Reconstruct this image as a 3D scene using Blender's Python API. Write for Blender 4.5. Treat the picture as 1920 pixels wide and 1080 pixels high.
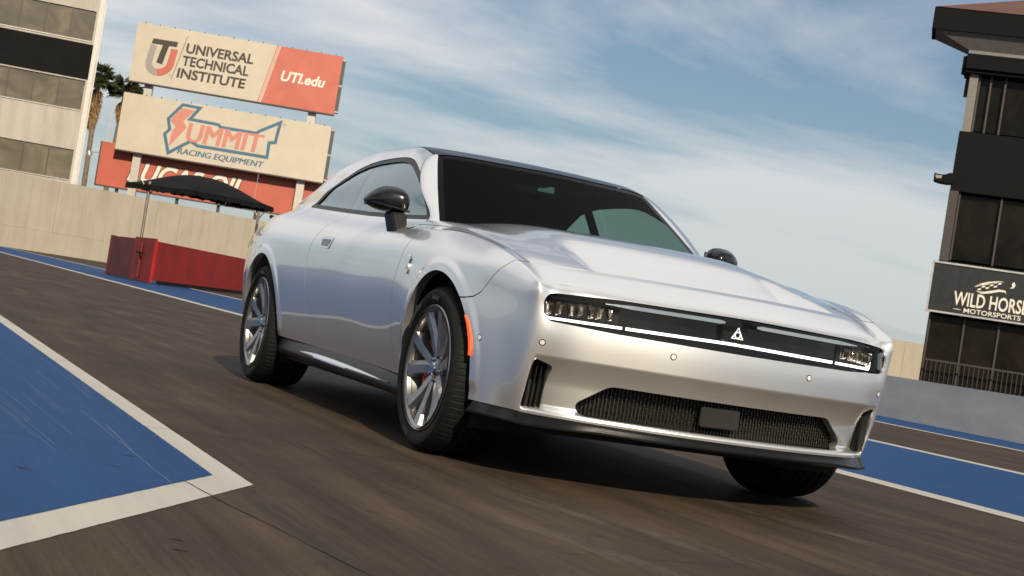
import bpy, bmesh, math, random
import numpy as np
from mathutils import Vector, Matrix

for _o in list(bpy.data.objects):
    bpy.data.objects.remove(_o, do_unlink=True)
SC = bpy.context.scene
COL = SC.collection
random.seed(7)
RNG = np.random.default_rng(11)

# ------------------------------------------------------------------ camera
# world axes: x runs along the drag strip (the car faces +x, front axle at x=0), y to the car's left, z up
CAM_POS = np.array([6.3911, -3.3546, 0.6283])
CAM_YAW, CAM_PITCH, CAM_ROLL, CAM_F = math.radians(157.0496), math.radians(1.0874), math.radians(9.0958), 2961.18
def cam_axes():
    d = np.array([math.cos(CAM_PITCH)*math.cos(CAM_YAW), math.cos(CAM_PITCH)*math.sin(CAM_YAW), math.sin(CAM_PITCH)])
    r = np.array([math.sin(CAM_YAW), -math.cos(CAM_YAW), 0.0])
    u = np.cross(r, d)
    r2 = math.cos(CAM_ROLL)*r + math.sin(CAM_ROLL)*u
    u2 = -math.sin(CAM_ROLL)*r + math.cos(CAM_ROLL)*u
    return r2, u2, d
CR, CU, CD = cam_axes()
cam = bpy.data.cameras.new('camera')
cam_ob = bpy.data.objects.new('camera', cam)
COL.objects.link(cam_ob)
m = Matrix.Identity(4)
for i in range(3):
    m[i][0], m[i][1], m[i][2], m[i][3] = CR[i], CU[i], -CD[i], CAM_POS[i]
cam_ob.matrix_world = m
cam.sensor_fit = 'HORIZONTAL'
cam.sensor_width = 36.0
cam.lens = 36.0*CAM_F/1920.0
cam.clip_start = 0.05
cam.clip_end = 6000
cam.dof.use_dof = True
cam.dof.focus_distance = 6.3
cam.dof.aperture_fstop = 16.0
SC.camera = cam_ob

# ------------------------------------------------------------------ sky, sun, exposure
SUN_AZ, SUN_EL = math.radians(-8.0), math.radians(31.0)      # azimuth measured from +x towards +y
w = bpy.data.worlds.new('World')
SC.world = w
w.use_nodes = True
nt = w.node_tree
nt.nodes.clear()
out = nt.nodes.new('ShaderNodeOutputWorld')
bg = nt.nodes.new('ShaderNodeBackground')
sky = nt.nodes.new('ShaderNodeTexSky')
sky.sky_type = 'NISHITA'
sky.sun_disc = False
sky.sun_elevation = SUN_EL
sky.sun_rotation = math.pi/2 - SUN_AZ
sky.air_density = 1.0
sky.dust_density = 0.8
sky.ozone_density = 2.0
tc = nt.nodes.new('ShaderNodeTexCoord')
sep = nt.nodes.new('ShaderNodeSeparateXYZ')
nt.links.new(tc.outputs['Generated'], sep.inputs[0])
def wmath(op, a, b=None, clamp=False):
    n = nt.nodes.new('ShaderNodeMath'); n.operation = op; n.use_clamp = clamp
    for k, v in enumerate((a, b)):
        if v is None: continue
        if isinstance(v, (int, float)): n.inputs[k].default_value = v
        else: nt.links.new(v, n.inputs[k])
    return n.outputs[0]
# thin stratified cloud: project the view direction on a flat layer overhead, stretch it, break it up with noise
zz = wmath('ADD', wmath('MAXIMUM', sep.outputs['Z'], 0.0), 0.16)
px_ = wmath('DIVIDE', sep.outputs['X'], zz)
py_ = wmath('DIVIDE', sep.outputs['Y'], zz)
comb = nt.nodes.new('ShaderNodeCombineXYZ')
nt.links.new(px_, comb.inputs[0]); nt.links.new(py_, comb.inputs[1])
mp = nt.nodes.new('ShaderNodeMapping')
mp.inputs['Rotation'].default_value = (0, 0, math.radians(-18))
mp.inputs['Scale'].default_value = (0.85, 0.42, 1)
mp.inputs['Location'].default_value = (24.4, 41.0, 0)
nt.links.new(comb.outputs[0], mp.inputs[0])
n1 = nt.nodes.new('ShaderNodeTexNoise'); n1.inputs['Scale'].default_value = 1.15; n1.inputs['Detail'].default_value = 9
n1.inputs['Roughness'].default_value = 0.55; n1.inputs['Distortion'].default_value = 0.35
nt.links.new(mp.outputs[0], n1.inputs['Vector'])
rp = nt.nodes.new('ShaderNodeValToRGB')
rp.color_ramp.elements[0].position = 0.39; rp.color_ramp.elements[0].color = (0, 0, 0, 1)
rp.color_ramp.elements[1].position = 0.555; rp.color_ramp.elements[1].color = (1, 1, 1, 1)
nt.links.new(n1.outputs[0], rp.inputs[0])
lowc = wmath('MULTIPLY', wmath('SUBTRACT', 1.0, wmath('MULTIPLY', sep.outputs['Z'], 5.0, True), True), 0.10)
amt = wmath('MULTIPLY', wmath('ADD', wmath('ADD', wmath('MULTIPLY', rp.outputs[0], 0.90), 0.09), 0.0, True), wmath('ADD', wmath('MULTIPLY', sep.outputs['Z'], 2.2), 0.50, True))
mix = nt.nodes.new('ShaderNodeMix'); mix.data_type = 'RGBA'
nt.links.new(amt, mix.inputs['Factor'])
hs = nt.nodes.new('ShaderNodeHueSaturation'); hs.inputs['Saturation'].default_value = 1.22; hs.inputs['Value'].default_value = 0.42
nt.links.new(sky.outputs[0], hs.inputs['Color'])
# pale haze that thickens evenly towards the horizon all round
hz_f = wmath('MULTIPLY', wmath('POWER', 2.718, wmath('MULTIPLY', wmath('MAXIMUM', sep.outputs['Z'], 0.0), -9.0)), 0.80)
hz = nt.nodes.new('ShaderNodeMix'); hz.data_type = 'RGBA'
nt.links.new(hz_f, hz.inputs['Factor']); nt.links.new(hs.outputs[0], hz.inputs['A'])
hz.inputs['B'].default_value = (1.85, 2.5, 2.85, 1)
nt.links.new(hz.outputs['Result'], mix.inputs['A'])
mix.inputs['B'].default_value = (4.9, 4.88, 4.9, 1)
nt.links.new(mix.outputs['Result'], bg.inputs['Color'])
bg.inputs['Strength'].default_value = 0.13
nt.links.new(bg.outputs[0], out.inputs['Surface'])

sun = bpy.data.lights.new('sun', 'SUN')
sun.energy = 4.4
sun.angle = math.radians(0.6)
sun.color = (1.0, 0.85, 0.63)
sun_ob = bpy.data.objects.new('sun', sun)
COL.objects.link(sun_ob)
sd = Vector((math.cos(SUN_EL)*math.cos(SUN_AZ), math.cos(SUN_EL)*math.sin(SUN_AZ), math.sin(SUN_EL)))
sun_ob.rotation_euler = sd.to_track_quat('Z', 'Y').to_euler()
sun_ob.location = (30, 25, 40)

SC.view_settings.view_transform = 'Standard'
SC.view_settings.look = 'None'
SC.view_settings.exposure = 0.30
SC.view_settings.gamma = 1.0
SC.view_settings.use_curve_mapping = False
SC.cycles.max_bounces = 8
SC.cycles.transparent_max_bounces = 12
SC.cycles.use_denoising = True
SC.cycles.caustics_reflective = False
SC.cycles.caustics_refractive = False
SC.cycles.sample_clamp_indirect = 6.0

# ------------------------------------------------------------------ helpers
def tag(o, label=None, cat=None, group=None, kind=None):
    if label: o['label'] = label
    if cat: o['category'] = cat
    if group: o['group'] = group
    if kind: o['kind'] = kind
    return o
def empty(name, loc=(0, 0, 0), rz=0.0):
    o = bpy.data.objects.new(name, None)
    COL.objects.link(o); o.location = loc; o.rotation_euler = (0, 0, rz)
    o.empty_display_size = 0.2
    return o
def link(name, me, mat=None, parent=None, smooth=False):
    if mat is not None:
        me.materials.clear(); me.materials.append(mat)
    o = bpy.data.objects.new(name, me)
    COL.objects.link(o)
    if parent is not None: o.parent = parent
    if smooth: me.polygons.foreach_set('use_smooth', [True]*len(me.polygons))
    return o
class MB:
    """collects simple solids; build() links them as one mesh object"""
    def __init__(self): self.v, self.f = [], []
    def raw(self, v, f):
        b = len(self.v); self.v += [tuple(p) for p in v]; self.f += [tuple(i+b for i in q) for q in f]; return self
    def box(self, lo, hi):
        x0, y0, z0 = lo; x1, y1, z1 = hi
        return self.raw([(x0,y0,z0),(x1,y0,z0),(x1,y1,z0),(x0,y1,z0),(x0,y0,z1),(x1,y0,z1),(x1,y1,z1),(x0,y1,z1)],
                        [(0,3,2,1),(4,5,6,7),(0,1,5,4),(1,2,6,5),(2,3,7,6),(3,0,4,7)])
    def obox(self, c, ax, ay, az):
        """box centred at c with half vectors ax, ay, az"""
        c, ax, ay, az = [np.asarray(q, float) for q in (c, ax, ay, az)]
        P = [c+sx*ax+sy*ay+sz*az for sz in (-1, 1) for sy, sx in ((-1,-1),(-1,1),(1,1),(1,-1))]
        return self.raw(P, [(0,3,2,1),(4,5,6,7),(0,1,5,4),(1,2,6,5),(2,3,7,6),(3,0,4,7)])
    def bar(self, a, b, wd, ht, up=(0,0,1)):
        a, b = np.asarray(a, float), np.asarray(b, float)
        d = b-a; L = np.linalg.norm(d); d /= L
        s = np.cross(d, up); s /= np.linalg.norm(s); u = np.cross(s, d)
        return self.obox((a+b)/2, d*L/2, s*wd/2, u*ht/2)
    def tube(self, pts, rad, n=10, cap=True):
        pts = [np.asarray(q, float) for q in pts]
        rad = [rad]*len(pts) if np.isscalar(rad) else rad
        V, F = [], []
        prev = None
        for i, q in enumerate(pts):
            d = pts[min(i+1, len(pts)-1)]-pts[max(i-1, 0)]; d /= np.linalg.norm(d)
            if prev is None:
                a = np.cross(d, (0, 0, 1.0));
                if np.linalg.norm(a) < 1e-3: a = np.cross(d, (1.0, 0, 0))
            else: a = prev - d*np.dot(prev, d)
            a /= np.linalg.norm(a); prev = a; b = np.cross(d, a)
            for k in range(n):
                t = 2*math.pi*k/n; V.append(q+rad[i]*(math.cos(t)*a+math.sin(t)*b))
        for i in range(len(pts)-1):
            for k in range(n):
                F.append((i*n+k, i*n+(k+1) % n, (i+1)*n+(k+1) % n, (i+1)*n+k))
        if cap:
            F.append(tuple(range(n))[::-1]); F.append(tuple((len(pts)-1)*n+k for k in range(n)))
        return self.raw(V, F)
    def prism(self, poly, o, ax, ay, az):
        """extrude the 2D polygon (list of (a,b)) placed at o with axes ax, ay, along the vector az"""
        o, ax, ay, az = [np.asarray(q, float) for q in (o, ax, ay, az)]
        n = len(poly)
        V = [o+ax*a+ay*b for a, b in poly]+[o+ax*a+ay*b+az for a, b in poly]
        F = [tuple(range(n))[::-1], tuple(range(n, 2*n))]+[(i, (i+1) % n, n+(i+1) % n, n+i) for i in range(n)]
        return self.raw(V, F)
    def mesh(self, name):
        me = bpy.data.meshes.new(name); me.from_pydata(self.v, [], self.f); me.validate()
        bm = bmesh.new(); bm.from_mesh(me); bmesh.ops.recalc_face_normals(bm, faces=bm.faces); bm.to_mesh(me); bm.free()
        return me
    def build(self, name, mat, parent=None, smooth=False, bevel=0.0, seg=2):
        me = self.mesh(name)
        if bevel > 0:
            bm = bmesh.new(); bm.from_mesh(me)
            bmesh.ops.bevel(bm, geom=[e for e in bm.edges if len(e.link_faces) == 2 and e.calc_face_angle(0) > 0.5],
                            offset=bevel, segments=seg, affect='EDGES', clamp_overlap=True)
            bm.to_mesh(me); bm.free()
        o = link(name, me, mat, parent, smooth)
        if smooth or bevel > 0:
            me.polygons.foreach_set('use_smooth', [True]*len(me.polygons))
            bm = bmesh.new(); bm.from_mesh(me)
            for e in bm.edges:
                if len(e.link_faces) == 2: e.smooth = e.calc_face_angle(0) < 0.7
            bm.to_mesh(me); bm.free()
        return o

# ------------------------------------------------------------------ materials
class NT:
    def __init__(self, name):
        self.m = bpy.data.materials.new(name); self.m.use_nodes = True
        self.t = self.m.node_tree; self.t.nodes.clear()
        self.o = self.t.nodes.new('ShaderNodeOutputMaterial')
        self.b = self.t.nodes.new('ShaderNodeBsdfPrincipled')
        self.t.links.new(self.b.outputs[0], self.o.inputs[0])
    def n(self, typ, **kw):
        q = self.t.nodes.new(typ)
        for k, v in kw.items():
            if k.startswith('_'): setattr(q, k[1:], v)
            else: self.set(q.inputs[k.replace('__', ' ')], v)
        return q
    def set(self, s, v):
        if hasattr(v, 'is_output') or isinstance(v, bpy.types.NodeSocket): self.t.links.new(v, s)
        else:
            if isinstance(v, tuple) and len(v) == 3 and s.type == 'RGBA': v = v+(1,)
            s.default_value = v
    def p(self, **kw):
        for k, v in kw.items(): self.set(self.b.inputs[k.replace('__', ' ')], v)
        return self
    def math(self, op, a, b=0.0, clamp=False):
        q = self.t.nodes.new('ShaderNodeMath'); q.operation = op; q.use_clamp = clamp
        self.set(q.inputs[0], a); self.set(q.inputs[1], b); return q.outputs[0]
    def mixc(self, f, a, b):
        q = self.t.nodes.new('ShaderNodeMix'); q.data_type = 'RGBA'
        self.set(q.inputs['Factor'], f); self.set(q.inputs['A'], a); self.set(q.inputs['B'], b); return q.outputs['Result']
    def ramp(self, f, stops):
        q = self.t.nodes.new('ShaderNodeValToRGB'); self.set(q.inputs[0], f)
        e = q.color_ramp.elements
        while len(e) < len(stops): e.new(0.5)
        for k, (ps, c) in enumerate(stops):
            e[k].position = ps; e[k].color = c+(1,) if isinstance(c, tuple) else (c, c, c, 1)
        return q.outputs[0]
    def coord(self, scale=(1, 1, 1), kind='Object', rot=(0, 0, 0), loc=(0, 0, 0)):
        c = self.t.nodes.new('ShaderNodeTexCoord'); mpn = self.t.nodes.new('ShaderNodeMapping')
        mpn.inputs['Scale'].default_value = scale; mpn.inputs['Rotation'].default_value = rot; mpn.inputs['Location'].default_value = loc
        self.t.links.new(c.outputs[kind], mpn.inputs[0]); return mpn.outputs[0]
    def noise(self, vec, scale, detail=4, rough=0.55, dist=0.0):
        q = self.t.nodes.new('ShaderNodeTexNoise'); self.t.links.new(vec, q.inputs['Vector'])
        q.inputs['Scale'].default_value = scale; q.inputs['Detail'].default_value = detail
        q.inputs['Roughness'].default_value = rough; q.inputs['Distortion'].default_value = dist
        return q.outputs[0]
    def bump(self, h, strength=0.3, dist=0.02):
        q = self.t.nodes.new('ShaderNodeBump'); self.set(q.inputs['Height'], h)
        q.inputs['Strength'].default_value = strength; q.inputs['Distance'].default_value = dist
        self.t.links.new(q.outputs[0], self.b.inputs['Normal']); return self
def simple(name, col, rough=0.5, metal=0.0, var=0.12, scale=6.0, bump=0.0, **kw):
    """a plain material with a little procedural variation in tone and gloss"""
    t = NT(name); v = t.coord()
    nz = t.noise(v, scale, 5)
    c = t.mixc(t.ramp(nz, [(0.3, 0.0), (0.7, 1.0)]), tuple(x*(1-var) for x in col), tuple(min(1, x*(1+var)) for x in col))
    t.p(Base__Color=c, Metallic=metal)
    t.p(Roughness=t.math('ADD', t.math('MULTIPLY', nz, 0.12), rough-0.06))
    if bump: t.bump(t.noise(v, scale*6, 3), bump, 0.01)
    for k, q in kw.items(): t.p(**{k: q})
    return t.m
M = {}
def text_geo(txt, size=1.0, bold=0.0, shear=0.0, spacing=1.0, align='CENTER'):
    cu = bpy.data.curves.new('lettering', 'FONT'); cu.body = txt; cu.size = size; cu.offset = bold; cu.shear = shear
    cu.space_character = spacing; cu.align_x = align; cu.resolution_u = 3
    ob = bpy.data.objects.new('lettering', cu); COL.objects.link(ob)
    dg = bpy.context.evaluated_depsgraph_get(); dg.update()
    me = ob.evaluated_get(dg).to_mesh()
    V = [tuple(q_.co) for q_ in me.vertices]; F = [tuple(p_.vertices) for p_ in me.polygons]
    ob.evaluated_get(dg).to_mesh_clear()
    bpy.data.objects.remove(ob, do_unlink=True); bpy.data.curves.remove(cu)
    return V, F
def lathe(prof, n, axis_c=(0, 0, 0), closed=False, wob=None):
    """turn (radius, y) profile points about the y axis"""
    V, F = [], []; m_ = len(prof)
    for k in range(n):
        t = 2*math.pi*k/n
        for j, (r, y) in enumerate(prof):
            rr = r+(wob(k, j) if wob else 0)
            V.append((axis_c[0]+rr*math.cos(t), axis_c[1]+y, axis_c[2]+rr*math.sin(t)))
    for k in range(n):
        for j in range(m_-1 if not closed else m_):
            F.append((k*m_+j, k*m_+(j+1) % m_, ((k+1) % n)*m_+(j+1) % m_, ((k+1) % n)*m_+j))
    return V, F

# ================================================================== the setting
# ---- ground materials
t = NT('strip_concrete')
v = t.coord(kind='Object')
vs = t.coord((.42, 3.4, 1), kind='Object')
vs2 = t.coord((.9, 26.0, 1), kind='Object')
big = t.noise(v, .8, 6, .65)
streak = t.noise(vs, 1.0, 6, .62, .4)
fine = t.noise(vs2, 1.6, 5, .65)
grain = t.noise(v, 95, 4, .7)
grain2 = t.noise(v, 420, 2, .6)
c = t.ramp(streak, [(.28, (.021, .0143, .0100)), (.43, (.046, .0312, .0207)), (.57, (.069, .0475, .0320)), (.76, (.108, .077, .053))])
s2 = t.noise(t.coord((.07, 8.0, 1), kind='Object', loc=(3, 1.7, 0)), 1.0, 7, .68, .25)
s3 = t.noise(t.coord((.35, 60.0, 1), kind='Object'), 1.0, 4, .6)
c = t.mixc(t.ramp(s2, [(.38, .60), (.50, .0)]), c, (.014, .010, .0075))
c = t.mixc(t.math('MULTIPLY', t.ramp(s2, [(.52, .0), (.70, 1.0)]), .45), c, (.112, .080, .056))
c = t.mixc(t.math('MULTIPLY', t.ramp(s3, [(.54, .0), (.68, 1.0)]), .20), c, (.096, .073, .055))
c = t.mixc(t.math('MULTIPLY', t.ramp(s3, [(.34, 1.0), (.46, .0)]), .22), c, (.012, .009, .007))
c = t.mixc(t.math('MULTIPLY', t.ramp(fine, [(.40, 0.0), (.72, 1.0)]), .40), c, (.092, .070, .053))
c = t.mixc(t.math('MULTIPLY', t.ramp(big, [(.35, 1.0), (.62, 0.0)]), .55), c, (.018, .014, .012))
c = t.mixc(t.math('MULTIPLY', t.ramp(grain, [(.40, 1.0), (.53, 0.0)]), .42), c, (.018, .014, .011))
pit = t.n('ShaderNodeTexVoronoi', Vector=v, Scale=38.0)
c = t.mixc(t.math('MULTIPLY', t.ramp(pit.outputs['Distance'], [(.05, 1.0), (.16, 0.0)]), .55), c, (.012, .010, .009))
c = t.mixc(t.math('MULTIPLY', t.ramp(grain2, [(.52, 0.0), (.68, 1.0)]), .30), c, (.100, .072, .051))
t.p(Base__Color=c, Roughness=t.math('ADD', t.math('MULTIPLY', s2, .5), .42), Specular__IOR__Level=.10)
h = t.math('ADD', t.math('MULTIPLY', grain, .55), t.math('ADD', t.math('MULTIPLY', grain2, .35), t.math('MULTIPLY', fine, .5)))
t.bump(h, .5, .006); M['ground'] = t.m
def paint(name, col, wearcol, wear=.35):
    t = NT(name); v = t.coord(); vs = t.coord((1.0, 30, 1)); vs2 = t.coord((.25, 6, 1))
    a = t.noise(v, 5, 6, .65); s_ = t.noise(vs, 1.2, 5, .7); g_ = t.noise(v, 120, 3, .6); b_ = t.noise(vs2, 1, 5, .6)
    c = t.mixc(t.ramp(b_, [(.35, 0.0), (.7, .55)]), col, tuple(x*.72 for x in col))
    c = t.mixc(t.math('MULTIPLY', t.ramp(s_, [(.60, 0.0), (.72, 1.0)]), wear), c, wearcol)
    c = t.mixc(t.math('MULTIPLY', t.ramp(a, [(.60, 0.0), (.78, 1.0)]), wear*.8), c, tuple(x*.45 for x in col))
    c = t.mixc(t.math('MULTIPLY', t.ramp(g_, [(.3, 1.0), (.45, 0.0)]), .28), c, tuple(x*.5 for x in col))
    t.p(Base__Color=c, Roughness=t.math('ADD', t.math('MULTIPLY', s_, .25), .48), Specular__IOR__Level=.10)
    t.bump(t.math('ADD', t.math('MULTIPLY', g_, .6), s_), .22, .004); return t.m
M['blue'] = paint('blue_track_paint', (.010, .050, .160), (.05, .10, .21), .34)
M['white'] = paint('white_track_paint', (.42, .41, .385), (.40, .38, .35), .22)
M['crack'] = simple('joint_filler', (.014, .012, .011), .8)

def sheet_poly(name, poly, z, mat, parent=None):
    me = bpy.data.meshes.new(name); me.from_pydata([(a, b_, z) for a, b_ in poly], [], [tuple(range(len(poly)))])
    if me.polygons[0].normal.z < 0: me.flip_normals()
    return link(name, me, mat, parent)
t = NT('dusty_tyre_print')
v = t.coord(); br = t.n('ShaderNodeTexBrick', Vector=t.coord((22, 60, 1), rot=(0, 0, -.35)), Scale=1.0)
nz = t.noise(t.coord((1.2, 5, 1)), 2.2, 5, .65)
tr = t.n('ShaderNodeBsdfTransparent'); mx = t.n('ShaderNodeMixShader')
t.p(Base__Color=(.12, .092, .068), Roughness=.7)
uvn = t.n('ShaderNodeTexCoord'); su = t.n('ShaderNodeSeparateXYZ', Vector=uvn.outputs['UV'])
ed = t.math('MULTIPLY', t.ramp(su.outputs[0], [(.0, 0.0), (.35, 1.0), (.65, 1.0), (1.0, 0.0)]), t.ramp(su.outputs[1], [(.0, 0.0), (.2, 1.0), (.75, 1.0), (1.0, 0.0)]))
f_ = t.math('MULTIPLY', t.math('MULTIPLY', t.ramp(nz, [(.40, 0.0), (.62, 1.0)]), ed), t.math('ADD', t.math('MULTIPLY', br.outputs['Fac'], -.40), .55))
t.t.links.new(f_, mx.inputs[0]); t.t.links.new(tr.outputs[0], mx.inputs[1]); t.t.links.new(t.b.outputs[0], mx.inputs[2]); t.t.links.new(mx.outputs[0], t.o.inputs[0]); M['print'] = t.m
JR = np.random.default_rng(9)
def ragged(poly, amp=.0007, step=.05, near=9.0):
    """hand-painted edges: break the sides near the car into short, slightly uneven runs"""
    out_ = []
    for a, b_ in zip(poly, poly[1:]+poly[:1]):
        a, b_ = np.array(a, float), np.array(b_, float); L_ = np.linalg.norm(b_-a); e = (b_-a)/L_; nn = np.array([-e[1], e[0]])
        out_.append(tuple(a)); t_ = 0.0
        while t_ < L_-step:
            q_ = a+e*t_
            if abs(q_[0]) < near and abs(q_[1]) < near:
                t_ += step*JR.uniform(.5, 1.6)
                if t_ < L_-.02: out_.append(tuple(a+e*t_+nn*JR.normal(0, amp)))
            else: t_ += 1.0
    return out_
GROUND = tag(sheet_poly('ground', [(-1500, -900), (900, -900), (900, 900), (-1500, 900)], 0, M['ground']), kind='structure')
# painted run-off on the near side: white border with a blue field on it, ending in a slanted corner
dx, dy = 1.40, -.87
LN = 6.0
tag(sheet_poly('white_border', ragged([(-160, -2.10), (1.67, -2.10), (1.67+dx*LN, -2.10+dy*LN), (1.67+dx*LN, -40), (-160, -40)]), .0016, M['white']), kind='structure')
tag(sheet_poly('blue_runoff', ragged([(-160, -2.20), (1.548, -2.20), (1.548+dx*LN, -2.20+dy*LN), (1.548+dx*LN, -39.8), (-160, -39.8)]), .0032, M['blue']), kind='structure')
# strips between the two lanes and along the far barrier
tag(sheet_poly('white_line', ragged([(-190, 2.47), (60, 2.47), (60, 2.71), (-190, 2.71)], .0012), .0016, M['white']), kind='structure')
tag(sheet_poly('blue_strip', [(-190, 2.71), (60, 2.71), (60, 6.06), (-190, 6.06)], .0032, M['blue']), kind='structure')
tag(sheet_poly('white_line', [(-190, 6.06), (60, 6.06), (60, 6.30), (-190, 6.30)], .0016, M['white']), kind='structure')
tag(sheet_poly('white_line', [(-60, 10.30), (60, 10.30), (60, 10.52), (-60, 10.52)], .0016, M['white']), kind='structure')
tag(sheet_poly('blue_strip', [(-60, 10.52), (60, 10.52), (60, 12.60), (-60, 12.60)], .0032, M['blue']), kind='structure')
# sealed joints across the concrete, each a thin wandering strip
def joint(a, b_, wd, seed, z=.0025, wobble=.0022, mat=None):
    rr = np.random.default_rng(seed); a, b_ = np.array(a, float), np.array(b_, float)
    L = np.linalg.norm(b_-a); n_ = max(8, int(L/.06)); e = (b_-a)/L; nn = np.array([-e[1], e[0]])
    off = np.cumsum(rr.normal(0, wobble, n_+1)); off -= np.linspace(0, off[-1], n_+1)
    V, F = [], []
    for k in range(n_+1):
        p_ = a+e*L*k/n_+nn*off[k]; hw = wd*(.35+.9*rr.random())
        V += [tuple(p_+nn*hw)+(z,), tuple(p_-nn*hw)+(z,)]
    F = [(2*k, 2*k+1, 2*k+3, 2*k+2) for k in range(n_)]
    return MB().raw(V, F).build('joint' if mat is None else 'scratch', mat or M['crack'], GROUND)
def gp(px, py):
    """where a view ray through a point of the frame meets the ground"""
    r_ = CD+CR*(px-960)/CAM_F+CU*(540-py)/CAM_F; t_ = -CAM_POS[2]/r_[2]; q_ = CAM_POS+r_*t_; return (q_[0], q_[1])
for k, (a, b_, wd) in enumerate((((.30, -2.4), (.95, 2.6), .0035), ((-2.7, -2.6), (-2.2, 2.6), .0035), ((1.62, -2.35), (3.6, -2.05), .0035), ((-5.8, -2.2), (-5.2, 2.5), .004), ((-9.0, -2.2), (-8.4, 2.5), .005),
                                ((1.0, -1.2), (4.6, -.2), .002), ((2.0, 2.4), (2.4, -1.4), .003))):
    joint(a, b_, wd, 40+k, .0105 if False else .0025)
for k, (a, b_) in enumerate((((.30, -2.4), (-.2, -6.0)), ((-2.7, -2.6), (-3.2, -7.0)), (gp(0, 812), gp(222, 833)), (gp(40, 886), gp(110, 894)), (gp(470, 1014), gp(520, 1022)))):
    joint(a, b_, .0016, 70+k, .0042, .0009)
# bright scratches scored through the blue paint
M['scratch'] = simple('scored_paint', (.10, .15, .24), .3, .2)
sr_ = np.random.default_rng(21)
for k in range(11):
    u_ = sr_.uniform(0, 1); p0 = (sr_.uniform(-30, 120), sr_.uniform(640, 770)); L_ = sr_.uniform(40, 130)
    joint(gp(*p0), gp(p0[0]+L_, p0[1]+L_*.83), .0007, 200+k, .0042, .0004, M['scratch'])
joint(gp(150, 770), gp(330, 915), .0011, 240, .0042, .0012, M['scratch']); joint(gp(200, 800), gp(250, 850), .0012, 241, .0042, .001, M['scratch'])
for k, (x_, y_) in enumerate(((330, 1012), (338, 1032), (45, 880), (240, 856), (210, 875), (700, 960), (1120, 1004), (1260, 1010), (960, 1065))):
    joint(gp(x_-14, y_-2), gp(x_+14, y_+3), .006, 260+k, .0044, .001)
for k, (a, b_, wd) in enumerate(((gp(870, 905), gp(1560, 1100), .11), (gp(820, 935), gp(1400, 1130), .11), (gp(1250, 915), gp(1800, 1070), .10))):
    a, b_ = np.array(a), np.array(b_); nn = np.array([-(b_-a)[1], (b_-a)[0]]); nn /= np.linalg.norm(nn)
    o = sheet_poly('tyre_print', [tuple(a+nn*wd), tuple(a-nn*wd), tuple(b_-nn*wd), tuple(b_+nn*wd)], .0028, M['print'], GROUND)
    uvl = o.data.uv_layers.new(name='uv')
    for lp in o.data.loops:
        q_ = np.array(o.data.vertices[lp.vertex_index].co[:2])-a; L_ = np.linalg.norm(b_-a)
        uvl.data[lp.index].uv = (float(q_ @ nn)/wd*.5+.5, float(q_ @ (b_-a))/L_/L_)

# ---- masonry and metal
t = NT('painted_concrete_wall'); v = t.coord(); vz = t.coord((1.3, 1.3, .12))
a_, s_, g_ = t.noise(v, .5, 5, .6), t.noise(vz, 1.3, 6, .7), t.noise(v, 9, 4, .6)
c = t.mixc(t.ramp(s_, [(.45, 0.0), (.75, .6)]), (.35, .312, .252), (.23, .20, .16))
c = t.mixc(t.math('MULTIPLY', t.ramp(a_, [(.4, 0.0), (.65, 1.0)]), .4), c, (.40, .365, .305))
c = t.mixc(t.math('MULTIPLY', t.ramp(g_, [(.55, 0.0), (.7, 1.0)]), .2), c, (.30, .26, .215))
t.p(Base__Color=c, Roughness=.85).bump(g_, .2, .02); M['wall'] = t.m
t = NT('grey_barrier_concrete'); v = t.coord(); vz = t.coord((.6, .6, 1.6))
a_, g_ = t.noise(vz, 1.2, 6, .65), t.noise(v, 14, 5, .6)
c = t.mixc(t.ramp(a_, [(.35, 0.0), (.7, 1.0)]), (.27, .285, .305), (.36, .37, .38)); c = t.mixc(t.math('MULTIPLY', t.ramp(g_, [(.6, 0.0), (.75, 1.0)]), .3), c, (.19, .19, .19))
t.p(Base__Color=c, Roughness=.75).bump(g_, .2, .01); M['barrier'] = t.m
t = NT('corrugated_white_steel'); v = t.coord()
wv_ = t.n('ShaderNodeTexWave', Vector=t.coord((1, 1, 1)), Scale=1.55, _bands_direction='Y'); 
s_ = t.noise(t.coord((1.2, 1.2, .15)), 1.0, 5, .7)
t.p(Base__Color=t.mixc(t.ramp(s_, [(.4, 0.0), (.75, 1.0)]), (.43, .405, .36), (.33, .30, .26)), Roughness=.5)
t.bump(wv_.outputs[0], .8, .06); M['corrugated'] = t.m
M['black_panel'] = simple('black_cladding', (.0055, .0055, .006), .85, var=.25, scale=.8, Specular__IOR__Level=.15)
t = NT('dusty_window_glass'); v = t.coord((.30, .30, .55)); n_ = t.noise(v, 1.0, 3, .5, 1.4)
t.p(Base__Color=t.ramp(n_, [(.30, (.070, .056, .036)), (.52, (.105, .088, .060)), (.68, (.150, .125, .085)), (.8, (.090, .066, .036))]), Roughness=.07, Specular__IOR__Level=.9)
t.bump(n_, .25, .05); M['dusty_glass'] = t.m
t = NT('dark_tower_glass'); v = t.coord((.6, .6, .6)); n_ = t.noise(v, 1.0, 5, .6, 1.0)
t.p(Base__Color=t.ramp(n_, [(.35, (.004, .0035, .003)), (.6, (.013, .0105, .008)), (.75, (.007, .006, .005))]), Roughness=.15, Specular__IOR__Level=.12); M['tower_glass'] = t.m
M['frame_grey'] = simple('aluminium_frame', (.34, .33, .31), .4, .6)
M['frame_dark'] = simple('dark_window_frame', (.035, .03, .028), .5)
M['sign_white'] = simple('weathered_sign_vinyl', (.44, .40, .335), .55, var=.06, scale=.5)
M['sign_red'] = simple('faded_red_vinyl', (.42, .105, .075), .55, var=.12, scale=.6)
M['sign_red2'] = simple('faded_red_board', (.39, .085, .055), .55, var=.10, scale=.5)
M['ink_black'] = simple('faded_black_ink', (.028, .024, .022), .6)
M['ink_pink'] = simple('faded_pink_ink', (.46, .18, .14), .6, var=.06)
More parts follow.
